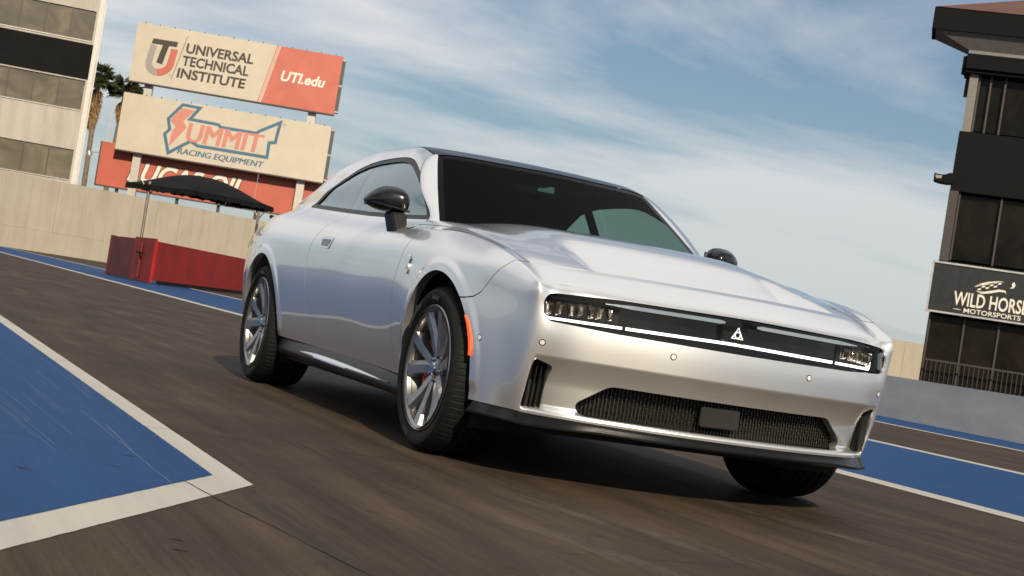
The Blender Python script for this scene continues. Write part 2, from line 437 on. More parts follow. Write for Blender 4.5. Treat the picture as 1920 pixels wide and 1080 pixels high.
M['ink_blue'] = simple('faded_blue_ink', (.040, .115, .185), .6, var=.15)
M['ink_grey'] = simple('grey_ink', (.25, .24, .225), .6)
M['ink_white'] = simple('white_ink', (.62, .59, .53), .6)
M['steel_post'] = simple('galvanised_post', (.42, .40, .37), .5, .4)
M['box_side'] = simple('dark_steel_box', (.06, .06, .058), .6)
M['red_steel'] = simple('red_painted_steel', (.235, .008, .006), .55, var=.25, scale=1.1, Specular__IOR__Level=.2)
M['maroon_steel'] = simple('faded_maroon_steel', (.115, .022, .019), .6, var=.45, scale=1.4, Specular__IOR__Level=.2)
M['tarp'] = simple('black_tarpaulin', (.006, .0055, .006), .8, var=.3, scale=2, bump=.1, Specular__IOR__Level=.15)
M['pole_metal'] = simple('bare_steel_pole', (.30, .26, .22), .4, .8)
M['white_trim'] = simple('white_trim_paint', (.50, .48, .45), .5)
M['roof_tile'] = simple('red_roof_tile', (.085, .030, .020), .7, var=.3, scale=3)
M['sign_black'] = simple('black_sign_board', (.014, .015, .017), .35)
M['silver_frame'] = simple('silver_sign_frame', (.46, .46, .47), .35, .5)
M['soffit'] = simple('grey_soffit', (.16, .155, .15), .7)
M['rail'] = simple('dark_railing', (.02, .02, .02), .5)

Zv = np.array([0, 0, 1.0])
class Plane:
    """an upright plane with origin A, axis e along it, n towards the viewer"""
    def __init__(self, A, e):
        self.A = np.array([A[0], A[1], 0.0]); self.e = np.array([e[0], e[1], 0.0]); self.e /= np.linalg.norm(self.e); self.n = np.cross(self.e, Zv)
    def P(self, u, z, o=0.0): return self.A+self.e*u+Zv*z+self.n*o
    def box(self, mb, u0, u1, z0, z1, o0, o1):
        return mb.obox(self.P((u0+u1)/2, (z0+z1)/2, (o0+o1)/2), self.e*(u1-u0)/2, Zv*(z1-z0)/2, self.n*(o1-o0)/2)
    def slab(self, name, mat, parent, u0, u1, z0, z1, o0, o1, **kw): return self.box(MB(), u0, u1, z0, z1, o0, o1).build(name, mat, parent, **kw)
    def poly(self, name, mat, parent, pts, o0, o1): return MB().prism(pts, self.P(0, 0, o0), self.e, Zv, self.n*(o1-o0)).build(name, mat, parent)
    def text(self, name, mat, parent, txt, u, z, height, width=None, bold=0.0, shear=0.0, o=0.02, spacing=1.0, align='LEFT', thick=.012):
        """lettering with cap height and total width in metres, lower left corner at (u,z)"""
        V, F = text_geo(txt, 1.0, bold, shear, spacing, 'LEFT')
        V = np.array(V); lo, hi = V[:, :2].min(0), V[:, :2].max(0)
        sy = height/(hi[1]-lo[1]); sx = sy if width is None else width/(hi[0]-lo[0])
        W = [self.P(u+(a-lo[0])*sx, z+(b_-lo[1])*sy, o) for a, b_, _ in V]
        mb = MB(); mb.v = [tuple(q_) for q_ in W]; mb.f = [tuple(f_) for f_ in F]
        me = bpy.data.meshes.new(name); me.from_pydata(mb.v, [], mb.f)
        return link(name, me, mat, parent)

# ---- long concrete wall at the end of the strip
WP = Plane((-101.83, 3.98), (-.44, .90))
WALL = tag(empty('boundary_wall', tuple(WP.P(0, 0))), 'long tall cream concrete wall of upright panels behind the red enclosure', 'wall')
def under(o, root):
    o.parent = root; o.matrix_parent_inverse = Matrix.Translation(root.location).inverted() if root.rotation_euler.z == 0 else root.matrix_world.inverted()
    return o
wr = np.random.default_rng(5)
for k in range(-6, 17):
    dep = wr.uniform(0, .03)
    under(WP.slab('wall_panel', M['wall'], None, k*2.05+.01, k*2.05+2.04, 1.46, 4.95, -.35, dep), WALL)
under(WP.slab('wall_base_course', M['wall'], None, -13, 35, 0, 1.45, -.35, .07), WALL)
under(WP.slab('wall_core', M['barrier'], None, -13, 35, 0, 4.93, -.40, -.36), WALL)

# ---- white building with window bands on the left
BP = Plane((-135.09, 6.24), (.13, .99))
BLD = tag(empty('office_building', tuple(BP.P(0, 0))), 'white corrugated building with window rows and a black band, left of billboards', 'building')
def bs(name, mat, *a, **kw): return under(BP.slab(name, mat, None, *a, **kw), BLD)
bs('wall', M['corrugated'], -22, 7.92, 0, 6.33, -14, 0)
bs('wall', M['corrugated'], -22, 7.92, 9.0, 12.40, -14, 0)
bs('wall', M['corrugated'], -22, 7.92, 15.03, 15.18, -14, 0)
bs('wall', M['corrugated'], -22, 7.92, 18.2, 18.42, -14, 0)
bs('wall', M['corrugated'], -22, 7.92, 21.1, 27.0, -14, 0)
for z0, z1 in ((6.33, 9.0), (12.40, 15.03), (18.42, 21.1)):
    bs('wall', M['corrugated'], 7.44, 7.92, z0, z1, -14, 0)
    bs('wall', M['corrugated'], -22, 7.44, z0, z1, -14, -.6)
bs('cladding_band', M['black_panel'], -22, 7.80, 15.18, 18.2, -14, .06)
bs('corner_trim', M['white_trim'], 7.62, 8.02, 0, 27, -.35, .09)
bs('downpipe', M['white_trim'], 8.05, 8.17, 4.9, 22, -.3, -.15)
for z0, z1, off in ((6.33, 9.0, 1.17), (12.40, 15.03, 1.10), (18.42, 21.1, 1.25)):
    for k in range(-5, 4):
        u0 = off-.05+k*2.12
        u1 = min(u0+2.12, 7.44)
        if u0 > 7.3: continue
        wdw = bs('window', M['frame_dark'], u0, u0+.09, z0, z1, -.22, -.02)
        o = BP.slab('pane', M['dusty_glass'], None, u0+.09, u1, z0+.06, z1-.06, -.20, -.14); o.parent = wdw
        o = BP.slab('sill', M['frame_grey'], None, u0, u1, z0-.02, z0+.07, -.14, .07); o.parent = wdw

# ---- three billboards on two posts
QP = Plane((-147.79, 17.30), (.32, .95))
for u in (3.78, 19.5):
    tag(QP.slab('billboard_post', M['steel_post'], None, u-.38, u+.38, 0, 22.6, -1.1, -.42), 'left grey steel post holding the stacked billboards' if u < 10 else 'right grey steel post holding the stacked billboards', 'post', 'billboard posts')
def board(name, label, u0, u1, z0, z1, mat, deep=.42):
    root = tag(empty(name, tuple(QP.P((u0+u1)/2, z0))), label, 'billboard', 'stacked billboards')
    q_ = lambda nm, m_, *a: under(QP.slab(nm, m_, None, *a), root)
    q_('face', mat, u0, u1, z0, z1, -.06, 0)
    q_('frame', M['box_side'], u0+.05, u1+.02, z0+.02, z1-.02, -deep, -.06)
    for k in range(14):
        uu = u0+(u1-u0)*(k+.5)/14
        q_('clip', M['frame_dark'], uu-.035, uu+.035, z1-.02, z1+.10, -.10, .03)
    for k in range(3):
        zc = z0+.2+(z1-z0-.6)*k/2
        q_('bracket', M['frame_grey'], u1+.02, u1+.34, zc, zc+.16, -deep-.30, -.10)
    q_('end_plate', M['box_side'], u1+.02, u1+.30, z0+.15, z1-.25, -deep-.25, -.14)
    q_('catwalk', M['frame_dark'], u0, u1, z0-.14, z0-.02, -.5, .12)
    return root
B1 = board('billboard', 'topmost billboard reading UNIVERSAL TECHNICAL INSTITUTE with a red right end', 1.92, 21.6, 17.28, 22.92, M['sign_white'])
B2 = board('billboard', 'middle cream billboard reading SUMMIT RACING EQUIPMENT in pink and blue', 1.68, 21.6, 10.62, 16.10, M['sign_white'])
def on(root, o): return under(o, root)
# upper board: red end, stripes, shield logo, three lines of lettering
on(B1, QP.poly('red_field', M['sign_red'], None, [(15.62, 22.92), (21.6, 22.92), (21.6, 17.28), (14.55, 17.28)], .005, .02))
on(B1, QP.poly('stripe', M['ink_pink'], None, [(15.22, 22.92), (15.34, 22.92), (14.27, 17.28), (14.15, 17.28)], .005, .015))
on(B1, QP.poly('stripe', M['ink_pink'], None, [(15.44, 22.92), (15.50, 22.92), (14.43, 17.28), (14.37, 17.28)], .005, .015))
for txt, u, z, wd in (('UNIVERSAL', 6.78, 20.72, 6.45), ('TECHNICAL', 6.60, 19.50, 6.35), ('INSTITUTE', 6.28, 18.26, 6.55)):
    on(B1, QP.text('lettering', M['ink_black'], None, txt, u, z, .98, wd, .030, .06, .012))
on(B1, QP.text('lettering', M['ink_white'], None, 'UTI.edu', 16.05, 19.62, 1.02, 4.25, .030, .22, .03))
on(B1, QP.poly('divider', M['ink_black'], None, [(6.72, 22.35), (6.77, 22.35), (5.85, 18.0), (5.80, 18.0)], .005, .012))
def band(mat, cl, wd, root, o=.02):
    """a stroke of given width along (u,z) points"""
    cl = [np.array(q_, float) for q_ in cl]; L, Rr = [], []
    for k, q_ in enumerate(cl):
        d_ = cl[min(k+1, len(cl)-1)]-cl[max(k-1, 0)]; d_ /= np.linalg.norm(d_); nn = np.array([-d_[1], d_[0]])*wd/2
        L.append(q_+nn); Rr.append(q_-nn)
    on(root, QP.poly('logo_stroke', mat, None, [tuple(q_) for q_ in L+Rr[::-1]], o, o+.015))
arc = [(4.62-1.02*math.cos(a), 19.45-.98*math.sin(a)) for a in np.linspace(0, math.pi, 17)]
lean = lambda q_: (q_[0]+(q_[1]-19.4)*.14, q_[1])
band(M['ink_grey'], [lean((3.50, 21.0))]+[lean((q_[0]-.10, q_[1])) for q_ in arc[:9]], .62, B1)
band(M['sign_red'], [lean((q_[0]-.10, q_[1])) for q_ in arc[8:]]+[lean((5.50, 20.9))], .66, B1, .022)
on(B1, QP.poly('logo_bar', M['ink_black'], None, [(3.58, 21.60), (5.95, 21.62), (5.86, 21.16), (3.50, 21.14)], .045, .06))
band(M['ink_black'], [lean((4.62, 21.2)), lean((4.55, 20.3)), lean((4.50, 19.35))], .58, B1, .04)
on(B1, QP.text('lettering', M['ink_grey'], None, '®', 5.55, 18.3, .22, None, 0, 0, .012))
# middle board: jagged logo outline, lettering
S_OUT = [(7.25, 15.95), (9.24, 15.90), (8.46, 14.68), (11.03, 14.62), (11.20, 14.42), (14.55, 14.42), (14.72, 14.60), (16.90, 15.95), (16.75, 14.62), (16.66, 13.55), (16.10, 13.45), (16.11, 12.00), (9.30, 12.00), (8.60, 12.30), (6.60, 10.80), (5.90, 12.80), (6.30, 13.30), (6.02, 14.30)]
def shrink(P, k):
    P = np.array(P); c_ = P.mean(0); out_ = []
    n_ = len(P); area = .5*np.sum(P[:, 0]*np.roll(P[:, 1], -1)-np.roll(P[:, 0], -1)*P[:, 1]); sg = 1 if area > 0 else -1
    for i in range(n_):
        a, b_, d_ = P[i-1], P[i], P[(i+1) % n_]
        e1 = (b_-a)/np.linalg.norm(b_-a); e2 = (d_-b_)/np.linalg.norm(d_-b_)
        m_ = np.array([-e1[1], e1[0]])*sg; q_ = np.array([-e2[1], e2[0]])*sg; s_ = m_+q_
        s_ /= max(.35, float(s_@s_)/2); out_.append(b_+s_*k)
    return [tuple(q_) for q_ in out_]
on(B2, QP.poly('logo_outline', M['ink_blue'], None, S_OUT, .006, .018))
on(B2, QP.poly('logo_field', M['sign_white'], None, shrink(S_OUT, .30), .020, .030))
S_LET = [(7.30, 15.48), (8.55, 15.46), (7.62, 14.28), (8.02, 13.72), (7.55, 13.0), (6.62, 11.62), (6.72, 13.19), (7.02, 13.62), (6.34, 14.15)]
on(B2, QP.poly('letter_s', M['ink_pink'], None, S_LET, .034, .045))
for k in range(3): on(B2, QP.text('lettering', M['ink_pink'], None, 'UMMIT', 8.08+k*.09, 12.40, 1.80, 7.20, 0, .12, .040+k*.003))
for k in range(3): on(B2, QP.text('lettering', M['ink_blue'], None, 'RACING EQUIPMENT', 7.47+k*.03, 11.02, .66, 8.26, 0, .20, .012+k*.003))
on(B2, QP.text('lettering', M['ink_grey'], None, '®', 17.0, 15.35, .32, None, 0, 0, .012))
# lowest board, behind the posts
B3 = tag(empty('billboard', tuple(QP.P(10, 7.0))), 'lowest red billboard with white slanted letters, half hidden by the canopy', 'billboard', 'stacked billboards')
for u0, u1 in ((.18, 15.30), (15.34, 26.0)):
    on(B3, QP.slab('face', M['sign_red2'], None, u0, u1, 7.05, 11.2, -1.30, -1.18))
on(B3, QP.slab('frame', M['frame_dark'], None, .10, 26.1, 6.92, 7.05, -1.55, -1.10)); on(B3, QP.slab('frame', M['frame_dark'], None, .08, .20, 6.92, 11.2, -1.45, -1.12))
on(B3, QP.text('lettering', M['ink_black'], None, 'LUCAS OIL', 2.95, 7.75, 2.20, 11.3, .055, .32, -1.165))
on(B3, QP.text('lettering', M['ink_white'], None, 'LUCAS OIL', 3.05, 7.85, 2.00, 11.1, .030, .32, -1.150))
for k, u in enumerate((2.2, 8.0, 12.0, 15.6, 24.0)):
    on(B3, QP.slab('leg', M['frame_dark'], None, u-.14, u+.14, 0, 7.0, -1.7, -1.4))
# floodlight beside the lowest board
FL = tag(empty('floodlight', tuple(QP.P(-.6, 9.6, -.6))), 'small grey floodlight beside the top left of lowest red billboard', 'floodlight')
on(FL, MB().bar(QP.P(.15, 10.1, -1.2), QP.P(-.75, 9.95, -.7), .10, .10).build('arm', M['frame_grey'], None))
V, F = lathe([(.05, -.28), (.16, -.18), (.32, .10), (.34, .16), (.30, .16), (.02, .10)], 16)
o = MB().raw(V, F).build('lamp_head', M['frame_grey'], None, smooth=True); o.location = tuple(QP.P(-.75, 9.85, -.6)); o.rotation_euler = (math.radians(-65), 0, math.radians(60)); bpy.context.view_layer.update(); o.parent = FL; o.matrix_parent_inverse = Matrix.Translation(FL.location).inverted()

# ---- two fan palms and a slender pole between the building and the boards
M['frond'] = simple('palm_frond', (.050, .062, .022), .6, var=.5, scale=1.2)
M['dead_frond'] = simple('dead_palm_frond', (.24, .145, .062), .8, var=.4, scale=1.5)
M['palm_bark'] = simple('palm_bark', (.16, .12, .085), .85, var=.3, scale=2)
def palm(x, y, ztop_, label, seed, rad_, skirt):
    rr = np.random.default_rng(seed)
    root = tag(empty('fan_palm', (x, y, 0)), label, 'palm tree', 'fan palms behind the billboards')
    lean_ = np.array([rr.uniform(-.5, .5), rr.uniform(-.5, .5), 0])
    pts = [np.array([0, 0, 0.0])+lean_*(k/8)**2+Zv*(ztop_*k/8) for k in range(9)]
    MB().tube(pts, [.42, .33, .30, .28, .27, .26, .26, .27, .25], 10).build('trunk', M['palm_bark'], root, smooth=True)
    cr, sk = MB(), MB()
    def fan(mb, base, d_, L, up):
        d_ = d_/np.linalg.norm(d_); s_ = np.cross(d_, up); s_ /= max(1e-6, np.linalg.norm(s_)); u_ = np.cross(s_, d_)
        hub = base+d_*L*.42
        mb.bar(base, hub, .05, .03)
        nb = 13
        for k in range(nb):
            a = math.radians(-78+156*k/(nb-1)); dd = d_*math.cos(a)+s_*math.sin(a)+u_*rr.uniform(-.12, .12)
            ln = L*.62*(1-.25*abs(a))*rr.uniform(.85, 1.1)
            side_ = np.cross(dd, u_); side_ /= np.linalg.norm(side_); mid = hub+dd*ln*.55; tip = hub+dd*ln-Zv*ln*rr.uniform(.10, .38)
            mb.raw([hub, mid+side_*.085, tip, mid-side_*.085], [(0, 1, 2), (0, 2, 3)])
    top = pts[-1]
    for k in range(46):
        az = rr.uniform(0, 2*math.pi); el = math.asin(rr.uniform(-.45, .98))
        d_ = np.array([math.cos(az)*math.cos(el), math.sin(az)*math.cos(el), math.sin(el)])
        fan(cr, top+Zv*rr.uniform(-.3, .3), d_, rad_*rr.uniform(.85, 1.15), Zv if abs(el) < 1.2 else np.array([1.0, 0, 0]))
    for k in range(70):
        az = rr.uniform(0, 2*math.pi); zz_ = rr.uniform(0, 1); el = -1.15-.35*rr.random()
        d_ = np.array([math.cos(az)*math.cos(el), math.sin(az)*math.cos(el), math.sin(el)])
        fan(sk, top-Zv*(.3+skirt*zz_)+d_*.1, d_, rad_*(.9-.35*zz_), np.array([math.cos(az), math.sin(az), .2]))
    cr.build('crown', M['frond'], root); sk.build('dead_skirt', M['dead_frond'], root)
palm(-168.3, 19.4, 19.2, 'fan palm nearest the white building with a long brown skirt', 3, 2.3, 4.2)
palm(-169.4, 21.8, 18.4, 'fan palm beside the billboards with a short brown skirt', 8, 2.2, 2.2)
tag(MB().tube([(-157.4, 19.6, 0), (-157.4, 19.45, 16.2)], [.09, .05], 8).build('flag_pole', M['white_trim'], None, smooth=True), 'thin white pole standing between the palms and the billboards', 'pole')

# ---- red enclosure on the centre strip with a canopy over it
ENC = tag(empty('red_enclosure', (-41.0, 5.5, 0)), 'low red steel enclosure on the blue strip beneath the black canopy', 'enclosure')
def slab2(name, mat, a, b_, z0, z1, th, root, inward):
    a, b_ = np.array([a[0], a[1], 0.]), np.array([b_[0], b_[1], 0.]); e = (b_-a)/np.linalg.norm(b_-a); n_ = np.cross(e, Zv)*inward
    mb = MB().obox((a+b_)/2+n_*th/2+Zv*(z0+z1)/2, (b_-a)/2, n_*th/2, Zv*(z1-z0)/2)
    return under(mb.build(name, mat, None, bevel=.008), root)
A_, B_, C_, F_ = (-43.1, 4.18), (-37.02, 4.46), (-48.5, 10.65), (-39.55, 4.37)
slab2('end_wall', M['maroon_steel'], A_, (-39.7, 4.336), .02, 1.20, .10, ENC, -1)
slab2('end_post', M['red_steel'], (-43.4, 4.17), (-43.1, 4.18), 0, 1.22, .13, ENC, -1)
slab2('folded_plate', M['red_steel'], (-39.7, 4.30), (-37.0, 4.40), .01, 1.24, .06, ENC, -1)
slab2('plate_rib', M['maroon_steel'], (-38.7, 4.285), (-38.5, 4.29), .1, 1.1, .05, ENC, -1)
slab2('plate_latch', M['liner'] if 'liner' in M else M['tarp'], (-38.9, 4.24), (-38.2, 4.27), .78, .83, .04, ENC, -1)
slab2('long_wall', M['red_steel'], (-37.02, 4.50), C_, .10, 1.17, .10, ENC, -1)
slab2('skirting', M['tarp'], (-37.4, 4.72), C_, .0, .10, .06, ENC, -1)
CAN = tag(empty('canopy', (-43.1, 6.9, 0)), 'ragged black tarpaulin canopy on two steel poles over red enclosure', 'canopy')
pole_p = [(-41.35, 4.75), (-45.1, 9.05)]
for x, y in pole_p:
    under(MB().tube([(x, y, 0), (x+.02, y-.02, 2.96)], .045, 10).build('pole', M['pole_metal'], None, smooth=True), CAN)
    for s_ in (-1, 1): under(MB().tube([(x, y, 2.55), (x+s_*.10, y+s_*.22, 2.92)], .022, 6).build('brace', M['pole_metal'], None), CAN)
a0, a1 = np.array([-41.2, 4.75]), np.array([-44.5, 8.55]); ex_ = (a1-a0); Lc = np.linalg.norm(ex_); ex_ /= Lc; ey_ = np.array([-ex_[1], ex_[0]])
nu_, nv_ = 44, 22; V = []; cr_ = np.random.default_rng(2)
for i in range(nu_+1):
    for j in range(nv_+1):
        u_, v_ = i/nu_, j/nv_
        p_ = a0+ex_*Lc*u_+ey_*(v_-.5)*1.9
        ridge = (1-abs(2*v_-1)**1.7)*.26
        dome = (1-abs(2*u_-1)**2.2)*.40
        z = 2.90+.10*u_+.52*(1-abs(2*u_-1)**2.2)*(1-abs(2*v_-1)**1.8)-.05*abs(2*u_-1)**6
        V.append((p_[0], p_[1], z))
F = [(i*(nv_+1)+j, (i+1)*(nv_+1)+j, (i+1)*(nv_+1)+j+1, i*(nv_+1)+j+1) for i in range(nu_) for j in range(nv_)]
under(MB().raw(V, F).build('tarpaulin', M['tarp'], None, smooth=True), CAN)
def valance(idx):
    VV, FF = [], []
    for k, i in enumerate(idx):
        q_ = np.array(V[i]); VV += [tuple(q_), (q_[0]+cr_.normal(0, .015), q_[1]+cr_.normal(0, .015), q_[2]-.12-.03*abs(math.sin(k*.35))-cr_.uniform(0, .05))]
    FF = [(2*k, 2*k+1, 2*k+3, 2*k+2) for k in range(len(idx)-1)]
    under(MB().raw(VV, FF).build('valance', M['tarp'], None), CAN)
valance([i*(nv_+1) for i in range(nu_+1)]); valance([i*(nv_+1)+nv_ for i in range(nu_+1)]); valance(list(range(nv_+1))); valance([nu_*(nv_+1)+j for j in range(nv_+1)])

# ---- right: grey barrier, far cream wall, dark timing tower with its sign
tag(MB().raw([(-24, 12.60, 0), (60, 12.60, 0), (60, 12.66, .68), (-24, 12.66, .68), (-24, 13.0, 0), (60, 13.0, 0), (60, 12.94, .68), (-24, 12.94, .68)],
             [(0, 1, 2, 3), (5, 4, 7, 6), (3, 2, 6, 7), (0, 3, 7, 4), (1, 5, 6, 2)]).build('track_barrier', M['barrier'], None), 'low grey concrete barrier along the far edge of the track', 'barrier')
RP = Plane((-50.72, 36.21), (-.28, .96))
RW = tag(empty('far_wall', tuple(RP.P(0, 0))), 'cream concrete wall beyond the grey barrier, left of the dark tower', 'wall')
for k in range(-3, 6):
    under(RP.slab('wall_panel', M['wall'], None, k*2.4+.01, k*2.4+2.39, 0, 2.42, -.3, .0), RW)
TP = Plane((-30.56, 24.81), (.61, .79))
TW = tag(empty('timing_tower', tuple(TP.P(0, 0))), 'tall dark tower with window storeys and overhanging tiled roof at right', 'tower')
def ts(name, mat, *a, **kw): return under(TP.slab(name, mat, None, *a, **kw), TW)
ts('wall', M['black_panel'], .32, 9.5, 0, 2.70, -7, -.25)
ts('wall', M['black_panel'], .36, 9.5, 2.70, 4.20, -7, 0)
ts('wall', M['black_panel'], .38, 9.5, 6.21, 7.93, -7, 0)
ts('wall', M['black_panel'], .62, 9.5, 4.20, 6.21, -7, -.35)
ts('corner_post', M['frame_dark'], .36, .62, 4.20, 6.21, -.4, 0)
ts('wall', M['black_panel'], .70, 9.5, 7.93, 9.62, -7, -.35)
ts('corner_post', M['soffit'], .44, .68, 7.93, 9.62, -.4, -.02)
ts('band', M['black_panel'], .18, 9.5, 9.60, 10.14, -1.0, .25, bevel=.10, seg=3)
ts('soffit', M['soffit'], .34, 9.5, 10.14, 10.30, -7, .1)
under(MB().raw([TP.P(.30, 10.24, .10), TP.P(9.5, 10.24, .10), TP.P(9.5, 10.68, .5), TP.P(-.74, 10.68, .5), TP.P(.30, 10.24, -.6), TP.P(-.74, 10.68, -1.0)], [(0, 1, 2, 3), (0, 3, 5, 4)]).build('eave_underside', M['soffit'], None), TW)
ts('fascia', M['black_panel'], -.80, 9.5, 10.66, 11.28, -1.0, .55)
ts('roof_core', M['black_panel'], .6, 9.5, 10.30, 11.2, -7, -.9)
under(MB().raw([TP.P(-.78, 11.283, .58), TP.P(9.5, 11.283, .58), TP.P(9.5, 12.6, -2.5), TP.P(2.6, 12.6, -2.5), TP.P(.2, 11.283, -5)], [(0, 1, 2, 3), (0, 3, 4)]).build('tiled_roof', M['roof_tile'], None), TW)
for z0, z1, us in ((7.96, 9.60, (.70, 1.02, 1.42, 2.35, 3.3, 4.3, 5.4, 6.5, 7.6)), (4.24, 6.18, (.64, 1.80, 2.95, 4.1, 5.3, 6.5, 7.7)), (.05, 2.66, (.34, 1.30, 2.25, 3.2, 4.2, 5.2, 6.2, 7.2))):
    for u0, u1 in zip(us[:-1], us[1:]):
        wdw = ts('window', M['frame_dark'], u0, u0+.05, z0, z1, -.34 if z0 > 3 else -.24, -.12)
        o = TP.slab('pane', M['tower_glass'], None, u0+.05, u1, z0+.04, z1-.04, -.30 if z0 > 3 else -.22, -.26 if z0 > 3 else -.18); o.parent = wdw
# chairs' outlines and rails seen in the middle and lower windows
for k in range(26):
    ts('railing_bar', M['rail'], .45+k*.13, .47+k*.13, 0, 1.35, .30, .32)
ts('railing_rail', M['rail'], .40, 4.0, 1.32, 1.37, .29, .33)
SG = tag(empty('tower_sign', tuple(TP.P(1.7, 2.71))), 'black sign with silver frame and WILD HORSE lettering on the tower', 'sign')
def ss(name, mat, *a, **kw): return under(TP.slab(name, mat, None, *a, **kw), SG)
ss('board', M['sign_black'], .26, 6.2, 2.74, 4.12, .06, .16)
ss('frame', M['silver_frame'], .22, 6.24, 4.10, 4.15, .05, .20); ss('frame', M['silver_frame'], .22, 6.24, 2.70, 2.75, .05, .20); ss('frame', M['silver_frame'], .20, .25, 2.70, 4.15, .05, .20)
def st_(txt, u, z, h, wd, bold): under(TP.text('lettering', M['ink_white'], None, txt, u, z, h, wd, bold, 0, .165), SG)
st_('WILD HORSE', .92, 2.98, .40, 2.02, .018); st_('MOTORSPORTS', 1.24, 2.80, .135, 1.55, .012)
under(TP.poly('rule', M['ink_white'], None, [(.95, 2.865), (1.16, 2.865), (1.16, 2.88), (.95, 2.88)], .16, .168), SG)
# chequered mane sweeping to the right
def mane(pts): under(TP.poly('mane', M['ink_white'], None, [(1.42+a*1.0, 3.46+b_) for a, b_ in pts], .16, .168), SG)
mane([(0, .10), (.16, .22), (.36, .30), (.62, .36), (.80, .36), (.62, .33), (.40, .26), (.20, .17)])          # upper sweep
mane([(.06, .0), (.25, -.06), (.50, .0), (.70, .07), (.86, .07), (.90, .0), (.86, .12), (.68, .13), (.46, .06), (.26, .0)])   # lower sweep
for i in range(6):
    for j in range(3):
        if (i+j) % 2: continue
        u0 = .10+i*.105; zb = .02+i*.035+j*.058
        mane([(u0, zb), (u0+.085, zb+.022), (u0+.105, zb+.075), (u0+.02, zb+.052)])
mane([(.96, .20), (1.02, .26), (1.0, .34), (1.06, .40), (1.10, .30), (1.06, .22)])
SP = tag(empty('loudspeaker', tuple(TP.P(.1, 6.3, .1))), 'small black horn loudspeaker bracketed to the left edge of tower', 'speaker')
under(MB().prism([(-.12, 6.38), (-.125, 6.62), (-.06, 6.595), (.10, 6.585), (.20, 6.61), (.30, 6.66), (.42, 6.66), (.42, 6.36), (.26, 6.335), (.06, 6.345)], TP.P(0, 0, .0), TP.e, Zv, TP.n*.34).build('horn', M['satin_black'] if 'satin_black' in M else M['black_panel'], None, bevel=.02), SP)
under(TP.poly('mark', M['ink_grey'], None, [(-.09, 6.55), (.10, 6.55), (.08, 6.47), (-.06, 6.46)], .345, .35), SP)
# ================================================================== the car: surface toolkit
def nat(t, Y):
    """second derivatives of the natural cubic spline through Y at knots t"""
    n = len(t); h = np.diff(t); A = np.zeros((n, n)); B = np.zeros_like(Y)
    A[0, 0] = A[-1, -1] = 1
    for i in range(1, n-1):
        A[i, i-1] = h[i-1]; A[i, i] = 2*(h[i-1]+h[i]); A[i, i+1] = h[i]
        B[i] = 6*((Y[i+1]-Y[i])/h[i]-(Y[i]-Y[i-1])/h[i-1])
    return np.linalg.solve(A, B)
def spl(t, Y, q):
    t = np.asarray(t, float); Y = np.asarray(Y, float); q = np.asarray(q, float)
    flat = Y.reshape(len(t), -1)
    Mm = nat(t, flat)
    i = np.clip(np.searchsorted(t, q)-1, 0, len(t)-2); h = (t[i+1]-t[i])[:, None]
    a = (t[i+1]-q)[:, None]/h; b = (q-t[i])[:, None]/h
    r = a*flat[i]+b*flat[i+1]+((a**3-a)*Mm[i]+(b**3-b)*Mm[i+1])*h*h/6
    return r.reshape((len(q),)+Y.shape[1:])
def sst(a, b, x):
    t = np.clip((np.asarray(x, float)-a)/(b-a), 0, 1); return t*t*(3-2*t)
def grid_normals(P, flip=False):
    du = np.gradient(P, axis=0); dv = np.gradient(P, axis=1)
    N = np.cross(du, dv); N /= np.maximum(np.linalg.norm(N, axis=2, keepdims=True), 1e-12)
    return -N if flip else N
